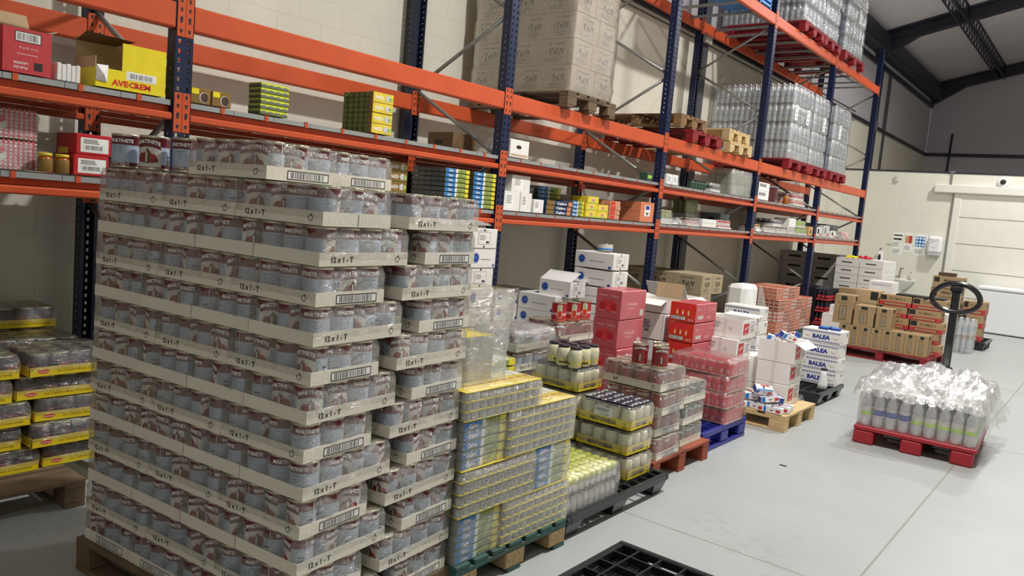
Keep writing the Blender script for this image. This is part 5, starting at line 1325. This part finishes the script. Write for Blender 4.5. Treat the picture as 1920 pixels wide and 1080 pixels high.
# last bay
for i, (y, w_, h_, k_) in enumerate(((11.38, .3, .16, 'ctnwhite2'), (11.75, .35, .20, 'labelw'), (12.2, .3, .12, 'ctnwhite'), (12.95, .35, .12, 'pinktext'))):
    bx('small_carton', 'pale carton in the last bay of the lowest shelf, %s from the left' % ['first', 'second', 'third', 'fourth'][i], 'box', (-.04, y, z), .3, w_, h_, k_, lambda F: (F['E'].rect(.2, .3, .5, .8, 'print' if i % 2 == 0 else 'smoke'), F['E'].rect(.6, .1, .9, .3, 'redbox')))
t = thing('film_heap', 'upright roll of clear film in the last bay of the lowest shelf', 'film', (-.2, 12.7, z)); crumple(.4, .4, .25, 'filmthick', 19, 10, 10, .03).build('film', t)
bx('grey_panel_box', 'large grey box at the right end of the lowest shelf', 'box', (-.35, 12.9, z), .4, .8, .24, 'smoke')
# ------------------------------------------------------------------ goods on the pallet levels
def rack_pallet(label, W, D, loc, board, nb=6, gaps=.05): return make_pallet('pallet', label, W, D, loc, 0, board=board, nb=nb, across='x' if 0 else 'y', gaps=gaps)
make_pallet('wooden_pallet', 'wooden pallet under the tall wrapped load of brown cartons on the rack', 1.2, .82, (-1.12, 3.53, B3), 0, board='woodgrey', nb=5)
t = None; zb = B3+.147; CHH = .232; nl = 6
t = thing('wrapped_carton_load', 'tall load of printed brown cartons in stretch film on the upper rack', 'pallet load', (.07, 3.56, zb))
m = carton('c', .385, .30, CHH-.003, 'kraftload', yy); mo = m.build('brown_carton'); m = carton('c', .30, .385, CHH-.003, 'kraftload', yy); mo2 = m.build('brown_carton')
for q in range(nl):
    cells = [(-.387*i, 0, 0) for i in range(3)] + [(-.302*i, .305, 1) for i in range(4)] if q % 2 else [(-.302*i, 0, 1) for i in range(4)] + [(-.387*i, .39, 0) for i in range(3)]
    for x, y, ty in cells: take((mo, mo2)[ty], t, (x, y, q*CHH))
filmbox(-1.175, .006, -.006, .70, .0, nl*CHH+.01, 'filmwrap', 14, 26, .010, 77, .0).build('stretch_film', t)
# empty pallets on the rack
zp = B3
make_pallet('red_pallet', 'empty red wooden pallet lying on the rack under the light ones, third bay', 1.2, .80, (-1.14, 6.12, zp), 0, board='redpallet', nb=6)
make_pallet('wooden_pallet', 'empty light wooden pallet stacked on the right red one on the rack', 1.2, .70, (-1.18, 5.86, zp+.145), 0, board='woodpallet', nb=6)
make_pallet('wooden_pallet', 'lower light wooden pallet right of the red one on the rack', 1.2, .72, (-1.12, 7.14, zp), 0, board='woodlight', nb=6)
make_pallet('wooden_pallet', 'upper light wooden pallet right of the red one on the rack', 1.2, .70, (-1.14, 7.10, zp+.145), .02, board='woodlight', nb=6)
# bottled water loads
wb = MB(); wb.lathe([(.036, 0), (.041, .012), (.041, .06), (.038, .075), (.041, .09), (.041, .13), (.038, .15), (.041, .165), (.041, .19), (.016, .245), (.014, .26)], 'bottle', 12)
wb.lathe([(.0415, .10), (.0415, .122)], 'waterlabel', 12, cap=False); wb.lathe([(.0155, .26), (.0155, .28)], 'freezer', 8)
wb_o = wb.build('bottle'); wf = [filmbox(-.250, .001, -.001, .168, .0, .262, 'filmclear', 6, 4, .002, 80+i, .015, top=True).build('shrink_film') for i in range(2)]
BP = .083; lab_m = MB(); lf = Face(lab_m, (.005, .03, .02), (0, 1, 0), (0, 0, 1), (1, 0, 0), .12, .22); lf.rect(0, 0, 1, 1, 'paper'); lf.lines(.1, .7, .9, .92, 3, 'print', 2); lf.barcode(.15, .1, .85, .28, 10, 2, False); lf.barcode(.15, .38, .85, .56, 10, 2, False); lab_o = lab_m.build('pallet_label')
def water_load(name, label, x1, y0, z, nx, ny, nl, W, labels=(), depth=1.2):
    """each wrapped six pack is a thing: nx packs deep along x, ny along y"""
    for q in range(nl):
        for i in range(nx):
            for j in range(ny):
                if 0 < i < nx-1 and j > 0: continue
                if i == nx-1 and j > 0: continue
                t = thing('water_six_pack', '%s, %s layer, %s from aisle, %s from left' % (label, ordn[q], ordn[i], ordn[j]), 'pack of bottles', (x1-i*.256, y0+j*.177, z+q*.272))
                for a in range(3):
                    for b_ in range(2): take(wb_o, t, (-.041-a*BP, .041+b_*BP+.001, 0))
                take(wf[(i+j+q) % 2], t)
                if (q, j) in labels and i == 0: take(lab_o, t)
def red_pal(label, x0, y0, z, W=1.2, D=.95): return make_pallet('red_pallet', label, W, D, (x0, y0, z), 0, board='redpallet', nb=6, across='x', gaps=.05)
red_pal('red pallet under the left water load on the lower pallet level', -1.12, 9.30, B3, 1.2, .96); red_pal('red pallet under the middle water load on the lower pallet level', -1.12, 10.28, B3, 1.2, .86)
red_pal('red pallet under the right water load on the lower pallet level', -1.12, 11.35, B3, 1.2, .9)
water_load('w', 'water six pack, lower rack, left load', .06, 9.32, B3+.147, 5, 5, 4, .9, labels=((2, 0), (2, 3)))
water_load('w', 'water six pack, lower rack, middle load', .06, 10.30, B3+.147, 5, 4, 4, .9, labels=((2, 2),))
water_load('w', 'water six pack, lower rack, right load', .06, 11.36, B3+.147, 5, 5, 4, .9, labels=((2, 1),))
red_pal('red pallet under the left water load on the top level', -1.12, 9.30, B4, 1.2, .9); red_pal('red pallet under the middle water load on the top level', -1.12, 10.25, B4, 1.2, .82)
red_pal('red pallet under the right water load on the top level', -1.12, 11.32, B4, 1.2, 1.2)
water_load('w', 'water six pack, top rack, left load', .06, 9.31, B4+.147, 5, 5, 3, .9)
water_load('w', 'water six pack, top rack, middle load', .06, 10.25, B4+.147, 5, 4, 3, .9)
water_load('w', 'water six pack, top rack, right load', .06, 11.33, B4+.147, 5, 6, 4, .9, labels=((2, 3),))
cr = thing('blue_crate', 'blue plastic crate on the top pallet level left of the water', 'crate', (0, 7.35, B4)); m = MB()
for q in range(5): m.box(-.6, 0, 0, .8, .02+q*.06, .055+q*.06, 'bluelabel', .004)
for x in (-.6, -.3, -.03):
    for y in (0, .4, .77): m.box(x, x+.03, y, y+.03, 0, .32, 'bluelabel')
m.build('crate_body', cr)
# rack support bars under the pallets of the top level
sb_ = MB().box(RX0, -.05, -.02, .02, -.03, .0, 'galv', .002).build('support_bar'); fs_ = True
for k, y in enumerate([5.9, 6.4, 7.0, 7.5, 8.0, 8.8, 9.2, 9.8, 10.4, 10.9, 11.6, 12.0, 12.6, 13.2, 13.7]):
    lb_ = 'grey steel bar spanning the rack under the top level loads'
    if fs_: fs_ = False; sb_.location = (0, y, B4-.031+0); put(sb_, lb_, 'support bar', 'support bars of the top level'); continue
    place(sb_, lb_, (0, y, B4-.031), 0, 'support bars of the top level')
# ------------------------------------------------------------------ yellow trays under the rack at the left
make_pallet('wooden_pallet', 'worn wooden pallet at the left under the purple can trays', 1.2, 1.05, (-1.06, -1.55, 0), 0.0, board='woodgrey', nb=5, across='y')
pc = can_mesh(.0505, .112, band='purple', body='purple', style='purple', seg=20).build('tin_can')
PW = .1045
trY = MB(); hx, hy, h = 2*PW+.003, 1.5*PW+.003, .048
trY.box(-hx, hx, -hy, hy, 0, .003, 'mayoyellow').box(-hx, hx, -hy, -hy+.003, .003, h, 'mayoyellow').box(-hx, hx, hy-.003, hy, .003, h, 'mayoyellow').box(-hx, -hx+.003, -hy, hy, .003, h, 'mayoyellow').box(hx-.003, hx, -hy, hy, .003, h, 'mayoyellow')
F = faces(trY, -hx, hx, -hy, hy, 0, h)
for fn in 'SNEW':
    f = F[fn]; f.disc(.16 if fn in 'SN' else .2, .5, .028, 'redorange', 1, 18, .010); f.text('martinete', .16 if fn in 'SN' else .2, .5, .16, 'white', wid=.11); f.text('La Calidad Bien Conservada', .62, .5, .26, 'gold', wid=.6, bold=0)
trYo = trY.build('cardboard_tray'); flY = filmbox(-hx, hx, -hy, hy, .03, .1165, 'filmclear', 9, 3, .006, 61).build('shrink_film')
def ytray(x, y, z, rz, label):
    return can_pack((x, y, z), rz, label, 0, can=pc, nm='canned_bean_pack', tr=trYo, fl=flY, dims=(4, 3, PW, PW), cat='pack of cans')
z0 = .147; ph = .1235
rows = [[(-.27, -.75, 1.57), (-.29, -.30, 1.57)],
        [(-.28, -.83, 1.55), (-.25, -.375, 1.59)],
        [(-.26, -.80, 1.6), (-.28, -.33, 1.49)],
        [(-.27, -.88, 1.57), (-.29, -.43, 1.56)],
        [(-.27, -.845, 1.54), (-.26, -.39, 1.59)]]
for q, r_ in enumerate(rows):
    for i, (x, y, a) in enumerate(r_):
        ytray(x, y-.09, z0+ph*q, a, 'yellow tray of purple cans at the left, %s of five, %s' % (['lowest layer', 'second layer', 'third layer', 'fourth layer', 'fifth layer'][q], ['left part', 'right part'][i]))
    ytray(-.64, -.50, z0+ph*q, 1.57, 'yellow tray of purple cans in the second row from the aisle, %s layer' % ordn[q])
    ytray(-.64, -.945, z0+ph*q, 1.57, 'yellow tray of purple cans in the second row, cut off left, %s layer' % ordn[q])
    ytray(-.98, -.50, z0+ph*q, 1.57, 'yellow tray of purple cans against the wall, %s layer' % ordn[q])
ytray(-.97, -.50, z0+ph*5, 1.57, 'single yellow tray of purple cans highest at the back by the wall')
ytray(-.97, -.95, z0+ph*5, 1.57, 'yellow tray of purple cans cut off at the left, highest at the back')

# ------------------------------------------------------------------ far left floor goods, fourth and last bays
make_pallet('green_pallet', 'green wooden pallet under the orange packs in the fourth bay', 1.15, .72, (-1.03, 10.40, 0), 0, board='teal', nb=5)
make_pallet('brown_pallet', 'reddish pallet under the orange packs in the fourth bay', 1.15, .88, (-1.03, 9.48, 0), 0, board='brickpallet', nb=5)
def op(k2):
    def d(F):
        for fn in 'SE':
            f = F[fn]
            for i in range(4):
                for j in range(3): f.rect(i/4+.03, j/3+.05, i/4+.21, (j+1)/3-.06, k2, 1); f.rect(i/4+.05, j/3+.08, i/4+.19, j/3+.14, 'labelw', 2)
    return d
om = [carton('c', .3, .26, .17, 'orangepack', op('orangered'), .006, False).build('orange_pack'), carton('c', .3, .26, .17, 'orangered', op('labelw'), .006, False).build('orange_pack'), carton('c', .3, .26, .17, 'orangepack', op('maroon'), .006, False).build('orange_pack')]
ou = [0, 0, 0]
for q in range(4):
    for j in range(6):
        for i in range(2):
            if j > 3 and q > 2: continue
            if i and j > 3: continue
            k = (q+j) % 3; loc = (.12-.31*i-(.05 if q > 2 else 0), 9.50+.268*j, .147+.174*q); lb_ = 'orange patterned pack in the fourth bay, %s layer, %s from the left, %s row' % (ordn[q], ordn[j], ['front', 'rear'][i])
            if not ou[k]: ou[k] = 1; om[k].location = loc; put(om[k], lb_, 'pack')
            else: place(om[k], lb_, loc)
for i in range(2): place(om[i], 'orange pack in the shade behind the white bag, fourth bay, %s' % ['left', 'right'][i], (-.75, 9.9+.3*i, .97)) if 0 else None
t = thing('white_sack', 'tall white paper sack beside the rear zigzag cartons under the rack', 'sack', (.27, 7.7, 0)); m = MB(); m.box(-.26, 0, 0, .5, 0, .96, 'paper', .05); m.build('sack', t); m = MB(); m.add([(.0, .5, .96), (0, .5, .55), (.06, .72, .6), (.02, .6, .9)], [(0, 1, 2, 3)], 'filmthick'); m.build('loose_film', t)
make_pallet('wooden_pallet', 'low wooden crate base with yellow lids behind the zigzag cartons', 1.0, .8, (-.85, 8.6, 0), 0, board='woodlight')
red_pal('red pallet under the dark bottle packs in the last bay', -1.1, 11.92, .0, 1.25, .9)
cm = MB(); cm.lathe([(.03, 0), (.033, .01), (.033, .12), (.02, .16), (.014, .19), (.014, .2)], 'cola', 10); cm.lathe([(.0335, .05), (.0335, .09)], 'redbox', 10, cap=False); cm_o = cm.build('bottle')
for q in range(3):
    for j in range(4):
        t = thing('dark_bottle_pack', 'dark bottle pack on the last bay red pallet, %s layer, %s from the left' % (ordn[q], ordn[j]), 'pack of bottles', (.13, 11.96+.215*j, .147+.208*q))
        for a in range(3):
            for b_ in range(3): take(cm_o, t, (-.035-.07*a, .036+.07*b_, 0))
        MB().box(-.212, .002, -.001, .213, 0, .03, 'redbox').build('cardboard_tray', t)
        if q < 2 or j < 4: MB().box(-.75, -.22, 0, .21, 0, .2, 'cola', .01).build('rear_bottles', t)
# stacks by the partition
def blk(F):
    for fn in 'SE': F[fn].rect(.28, .38, .72, .60, 'print'); F[fn].rect(.0, .72, .25, .74, 'grey'); F[fn].rect(.75, .72, 1, .74, 'grey')
def wstk(F): F['S'].rect(.25, .42, .7, .56, 'print'); F['S'].rect(0, .98, 1, 1, 'traydark'); F['E'].rect(.3, .55, .9, .78, 'grey'); F['E'].rect(.32, .57, .88, .76, 'ctnwhite', 2)
def redst(F): F['S'].rect(0, .1, 1, .5, 'red'); F['S'].rect(.3, .6, .7, .8, 'paper')
put(MB().box(.05, .75, 12.97, 13.98, 0, .13, 'woodpallet', .004).build('low_pallet'), 'low wooden base under the tall white slotted cartons by the partition', 'pallet')
for ci, (x, y) in enumerate(((.30, 13.0), (.72, 13.0), (.72, 13.5))):
    m = carton('c', .41, .48, .148, 'ctnwhite', wstk, .003); m_r = carton('c', .41, .48, .148, 'ctnwhite', redst, .003)
    a = m.build('slotted_carton'); b_ = m_r.build('slotted_carton'); u_ = [0, 0]
    for q in range(8):
        ty = 1 if q == 3 and ci < 2 else 0; src = (a, b_)[ty]; loc = (x, y, .131+.1495*q); lb_ = 'white slotted carton by the partition, %s stack, %s layer' % (['left', 'right', 'rear'][ci], ordn[q])
        if not u_[ty]: u_[ty] = 1; src.location = loc; put(src, lb_, 'box')
        else: place(src, lb_, loc)
    if not u_[1]: bpy.data.objects.remove(b_)
t = thing('snack_bags', 'red and yellow snack bags lying on top of the white slotted cartons', 'bags', (.35, 13.2, .131+.1495*8)); crumple(.22, .25, .09, 'red', 3, 8, 8, .03).build('red_bag', t); b_ = crumple(.2, .2, .07, 'yellow', 6, 8, 8, .025).build('yellow_bag', t); b_.location = (-.24, 0, 0)
m = carton('c', .55, .5, .19, 'shadecarton', blk).build('shade_grey_carton')
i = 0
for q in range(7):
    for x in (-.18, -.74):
        lb_ = 'whitish carton greyed for shade with black label under the rack end, %s layer, %s column' % (ordn[q], 'right' if x > -.5 else 'left')
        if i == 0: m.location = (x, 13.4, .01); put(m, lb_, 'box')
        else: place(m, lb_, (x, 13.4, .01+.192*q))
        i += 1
bm2 = carton('c', .36, .3, .20, 'kraft', lambda F: (F['S'].rect(.12, .5, .8, .54, 'print'), F['S'].rect(.2, .2, .8, .42, 'kraftdark'), F['E'].rect(.4, .2, .6, .8, 'kraftdark'))).build('brown_carton')
i = 0
for q in range(4):
    for x in (.10, -.28):
        lb_ = 'brown carton behind the dark bottle packs, %s layer, %s column' % (ordn[q], 'right' if x > 0 else 'left')
        if i == 0: bm2.location = (x, 12.6+.3, 0); put(bm2, lb_, 'box'); 
        i += 1
bpy.data.objects.remove(bm2)
bm2 = carton('c', .3, .3, .2, 'kraft', lambda F: (F['S'].rect(.12, .5, .8, .54, 'print'), F['S'].rect(.2, .2, .8, .42, 'kraftdark'), F['E'].rect(.4, .2, .6, .8, 'kraftdark')))
stack('brown_carton', lambda i, n: 'brown carton right of the dark bottle packs, %s of four' % lvl(i, n), 'box', .50, 12.3, .0, 4, bm2, .2, None, jit=.004, rz_j=.01, gap=.003)
# white paper reams stack
m = carton('c', .38, .42, .17, 'ctnwhite', lambda F: (F['S'].rect(.1, .55, .9, .8, 'freezerside'), F['S'].rect(.25, .2, .7, .45, 'paper')))
stack('white_carton', lambda i, n: 'white carton left of the basin behind the brown ones, %s of six' % lvl(i, n), 'box', 1.22, 11.6, .0, 6, m, .17, None, jit=.03, rz_j=.03, gap=.003)
put(MB().box(-.15, 0, 0, .2, 0, .15, 'white', .003).build('small_white_box'), 'small white box standing just left of the tall brown cartons', 'small box').location = (.62, 10.9, .45)
put(MB().box(.38, .70, 10.85, 11.2, 0, .448, 'ctnwhite', .003).build('white_carton'), 'white carton left of the tall brown cartons, under the small white box', 'box')

# ------------------------------------------------------------------ red pallet with brown pasta cartons
red_pal('red pallet carrying the upright brown cartons in front of the basin', .95, 9.62, 0, 1.25, 1.2)
def up(F):
    for fn, a in (('S', .5), ('E', .5)):
        f = F[fn]; f.rect(.34, .80, .66, .95, 'print'); f.rect(.3, .12, .7, .62, 'kraftdark'); f.rect(.34, .15, .66, .59, 'kraft', 2); f.rect(.44, .2, .56, .54, 'grey', 3); f.lines(.2, .68, .8, .76, 2, 'kraftdark')
m = carton('c', .145, .30, .30, 'kraft', up).build('pasta_carton')
for i in range(8):
    loc = (2.16-.148*i, 9.66, .147); lb_ = 'upright brown carton in the front bottom row of the red pallet, %s from the right' % ordn[i]
    if i == 0: m.location = loc; put(m, lb_, 'box')
    else: place(m, lb_, loc)
m = carton('c', .27, .30, .30, 'kraft', up).build('pasta_carton'); put(m, 'wide brown carton in the second row of the red pallet, with black logo', 'box'); m.location = (1.43, 9.67, .45)
m = carton('c', .20, .30, .30, 'kraft', up).build('pasta_carton'); put(m, 'narrow brown carton with pale side, right end of the second row', 'box'); m.location = (1.66, 9.67, .45)
m = carton('c', .26, .30, .42, 'kraft', up).build('pasta_carton'); put(m, 'tall tilted brown carton, left end of the second row', 'box'); m.location = (1.13, 9.68, .452); m.rotation_euler.y = 0.0
def plu(F):
    for fn in 'SE':
        f = F[fn]; f.rect(0, 0, 1, .38, 'redbox'); f.rect(.12, .06, .88, .3, 'redpallet', 2); f.rect(.16, .1, .84, .26, 'kraft', 3); f.text('PLUMAS 6', .56, .70, .2, 'kraftdark', wid=.5)
    F['S'].rect(.02, .5, .22, .94, 'print', 2)
m = carton('c', .42, .30, .155, 'kraft', plu); m_ = m.build('pasta_carton'); i = 0
for q in range(5):
    for x, y, r_ in ((2.26, 10.02, 0), (1.82, 10.02, 0)):
        loc = (x-(.04 if q % 2 else 0), y, .147+.158*q); lb_ = 'low brown and red carton behind the upright ones, %s layer, %s side' % (ordn[q], 'right' if x > 2 else 'left')
        if i == 0: m_.location = loc; put(m_, lb_, 'box')
        else: place(m_, lb_, loc)
        i += 1
m = carton('c', .30, .28, .20, 'kraft2', lambda F: F['S'].rect(.6, .3, .95, .9, 'print')); one(m, 'pasta_carton', 'pale brown carton behind the upright row, under the basin', 'box', (1.38, 10.06, .76))
one(carton('c', .30, .28, .61, 'kraft2', None), 'pasta_carton', 'tall pale brown carton supporting the one under the basin', 'box', (1.38, 10.06, .147))
for k in range(3): one(carton('c', .24, .3, .19, 'ctnwhite', None), 'white_carton', 'white carton showing right of the low brown and red cartons, %s of three' % ['lowest', 'middle', 'top'][k], 'box', (2.29, 10.45, .147+.193*k))
t = thing('tray_lid', 'dark cardboard lid leaning on the brown cartons below the basin', 'lid', (1.95, 10.2, .147+.158*5)); MB().bar((-.35, 0, .012), (.28, 0, .012), .3, .02, 'print').build('panel', t); MB().bar((.05, .1, .02), (.12, .1, .13), .14, .006, 'brownpost').build('flap', t)
# far stack of FIDEO cartons on a dark pallet
nest_pallet('dark pallet under the far noodle cartons beside the basin', 1.2, .9, (1.28, 12.9, 0), 0, nx=8, ny=6)
def fid(F):
    for fn in 'SE':
        f = F[fn]; f.text('FIDEO 4', .58, .64, .20, 'print', wid=.42, bold=.04); f.rect(.05, .5, .22, .88, 'print'); f.lines(.3, .2, .85, .4, 2, 'kraftdark')
m = carton('c', .47, .36, .205, 'kraft', fid); stack('noodle_carton', lambda i, n: 'brown carton with black lettering in the far single stack, %s of five' % lvl(i, n), 'box', 2.02, 12.95, .147, 5, m, .205, None, jit=.01, rz_j=.02, gap=.003)
one(carton('c', .26, .2, .06, 'brownpost', None), 'brown_packet', 'small dark brown box on top of the far noodle cartons', 'box', (1.88, 13.0, .147+.208*5))
m = carton('c', .33, .36, .22, 'kraft', plu); stack('pasta_carton', lambda i, n: 'brown and red carton right of the noodle cartons, %s of three' % lvl(i, n), 'box', 2.40, 12.95, .147, 3, m, .22, None, jit=.008, rz_j=.02, gap=.003)
t = thing('bottle_pack', 'clear pack of bottles low behind the brown and red cartons', 'pack of bottles', (2.38, 12.2, 0)); fst = None
for i in range(3):
    for j in range(3):
        for k in range(2):
            c = wb_o.copy(); COL.objects.link(c); c.parent = t; c.location = (-.05-.085*i, .05+.085*j, k*.285)
filmbox(-.27, 0, 0, .27, 0, .56, 'filmclear', 6, 5, .01, 4).build('shrink_film', t)

# ------------------------------------------------------------------ pallet jack with its water pallet in the aisle
rzw = .05
def make_plastic_red(loc, rz):
    t = thing('red_pallet', 'red plastic pallet with the wrapped water bottles in the aisle', 'pallet', loc, rz); W, D = .90, 1.15
    m = MB(); m.box(0, W, 0, D, .115, .15, 'redplastic', .006); m.build('deck', t)
    b = None
    for x in (0, W/2-.09, W-.18):
        for y in (0, D/2-.08, D-.16):
            if b is None: b = MB().box(.002, .16, .002, .158, 0, .114, 'redplastic', .012).build('foot_block', t)
            else: inst(b, t, (x, y, 0))
    return t
make_plastic_red((2.535, 4.64, 0), rzw)
t = thing('wrapped_water_load', 'low load of large water bottles under crumpled film on the red pallet in the aisle', 'pack of bottles', (2.55, 4.66, .153), rzw)
gb = MB(); R_ = .044
gb.lathe([(.038, 0), (R_, .012), (R_, .08), (.041, .09), (R_, .1), (R_, .17), (.041, .18), (R_, .19), (.042, .21), (.018, .27), (.016, .285)], 'bottle', 16)
gb.lathe([(.017, .285), (.017, .305)], 'freezer', 10)
gA = MB(); gA.v, gA.f, gA.mi, gA.sm, gA.mats = list(gb.v), list(gb.f), list(gb.mi), list(gb.sm), list(gb.mats); gA.lathe([(.0447, .09), (.0447, .165)], 'labelw', 16, cap=False); gA.lathe([(.0449, .095), (.0449, .125)], 'lime', 16, cap=False)
gB = MB(); gB.v, gB.f, gB.mi, gB.sm, gB.mats = list(gb.v), list(gb.f), list(gb.mi), list(gb.sm), list(gb.mats); gB.lathe([(.0447, .09), (.0447, .165)], 'labelw', 16, cap=False); gB.lathe([(.0449, .10), (.0449, .15)], 'blue', 16, cap=False)
ga, gbo = gA.build('bottle'), gB.build('bottle')
for i in range(9):
    for j in range(12):
        if 1 < i < 7 and 1 < j < 11: continue
        take(gbo if (1 <= i <= 3 and j < 2) else ga, t, (.055+i*.096, .05+j*.094, 0))
filmbox(-.004, .882, -.004, 1.13, .0, .32, 'film', 14, 6, .012, 9, .01, top=False).build('stretch_film', t)
MB().box(.06, .82, .06, 1.06, .306, .312, 'labelw').build('cardboard_sheet', t)
cf = crumple(.98, 1.2, .16, 'filmthick', 12, 34, 30, .055, .6, hang=.06).build('crumpled_film', t); cf.location = (.44, .56, .315)
cf = crumple(.8, .9, .22, 'filmthick', 15, 26, 24, .07, .6).build('crumpled_film', t); cf.location = (.50, .62, .32)
m = MB(); rw = random.Random(8); vs = []
for i in range(10):
    tt = i/9; vs += [(.885+.01*math.sin(i*2), .1+1.1*tt, .33-.05*rw.random()), (.93+.1*rw.random()*tt+.05*tt, .12+1.2*tt, .05+.12*rw.random()+.0*tt)]
m.add(vs, [(2*i, 2*i+1, 2*i+3, 2*i+2) for i in range(9)], 'filmclear', True); m.build('hanging_film', t)
# pallet jack: forks under the pallet, pump and loop handle behind it
t = thing('pallet_jack', 'black pallet jack with oval loop handle standing behind the water pallet', 'pallet jack', (2.93, 6.02, 0), rzw)
for x in (-.22, .14):
    MB().box(x-.03, x+.11, -1.2, .08, .05, .105, 'jack', .01).build('fork', t)
    MB().lathe([(.035, -.05), (.035, .05)], 'freezerside', 14, X=Matrix.Translation((x+.04, -1.1, .036)) @ Matrix.Rotation(PI/2, 4, 'Y')).build('roller', t)
MB().box(-.17, .17, .08, .22, .05, .22, 'jack', .02).lathe([(.055, 0), (.055, .3), (.045, .32)], 'jack', 16, cy=.15, z=.2).build('pump_housing', t)
MB().lathe([(.09, -.03), (.09, .03)], 'print', 20, X=Matrix.Translation((0, .17, .09)) @ Matrix.Rotation(PI/2, 4, 'Y')).build('steering_wheel', t)
MB().box(-.03, .04, .10, .17, .42, 1.28, 'jack', .012).box(-.055, .065, .09, .18, .50, .56, 'jack', .01).build('handle_shaft', t)
pts = []
for i in range(28):
    a = 2*PI*i/28; pts.append((.005+.20*math.cos(a)*(1-.10*math.sin(a)), .13+.02*math.sin(a), 1.225+.135*math.sin(a)))
MB().tube(pts, .025, 'jack', 10, closed=True).build('loop_handle', t)
MB().tube([(-.16, .13, 1.24), (-.235, .12, 1.18), (-.26, .12, 1.17)], .010, 'jack', 8).build('release_lever', t)
MB().box(-.05, .06, .10, .16, 1.27, 1.335, 'jack', .015).build('handle_head', t)
# small litter on the floor
put(MB().box(2.35, 2.40, 3.42, 3.44, 0, .004, 'print').build('splinter'), 'small dark splinter lying on the open floor', 'splinter')
put(crumple(.3, .12, .05, 'filmthick', 31, 8, 6, .015).build('film_scrap', None, (.02, 2.47, 1.54)), 'scrap of clear film on top of the white carton column', 'film') 
# protos parked: remove meshes never placed
for o in list(COL.objects):
    if o.parent is None and o.type == 'MESH' and 'label' not in o.keys() and 'kind' not in o.keys(): bpy.data.objects.remove(o)
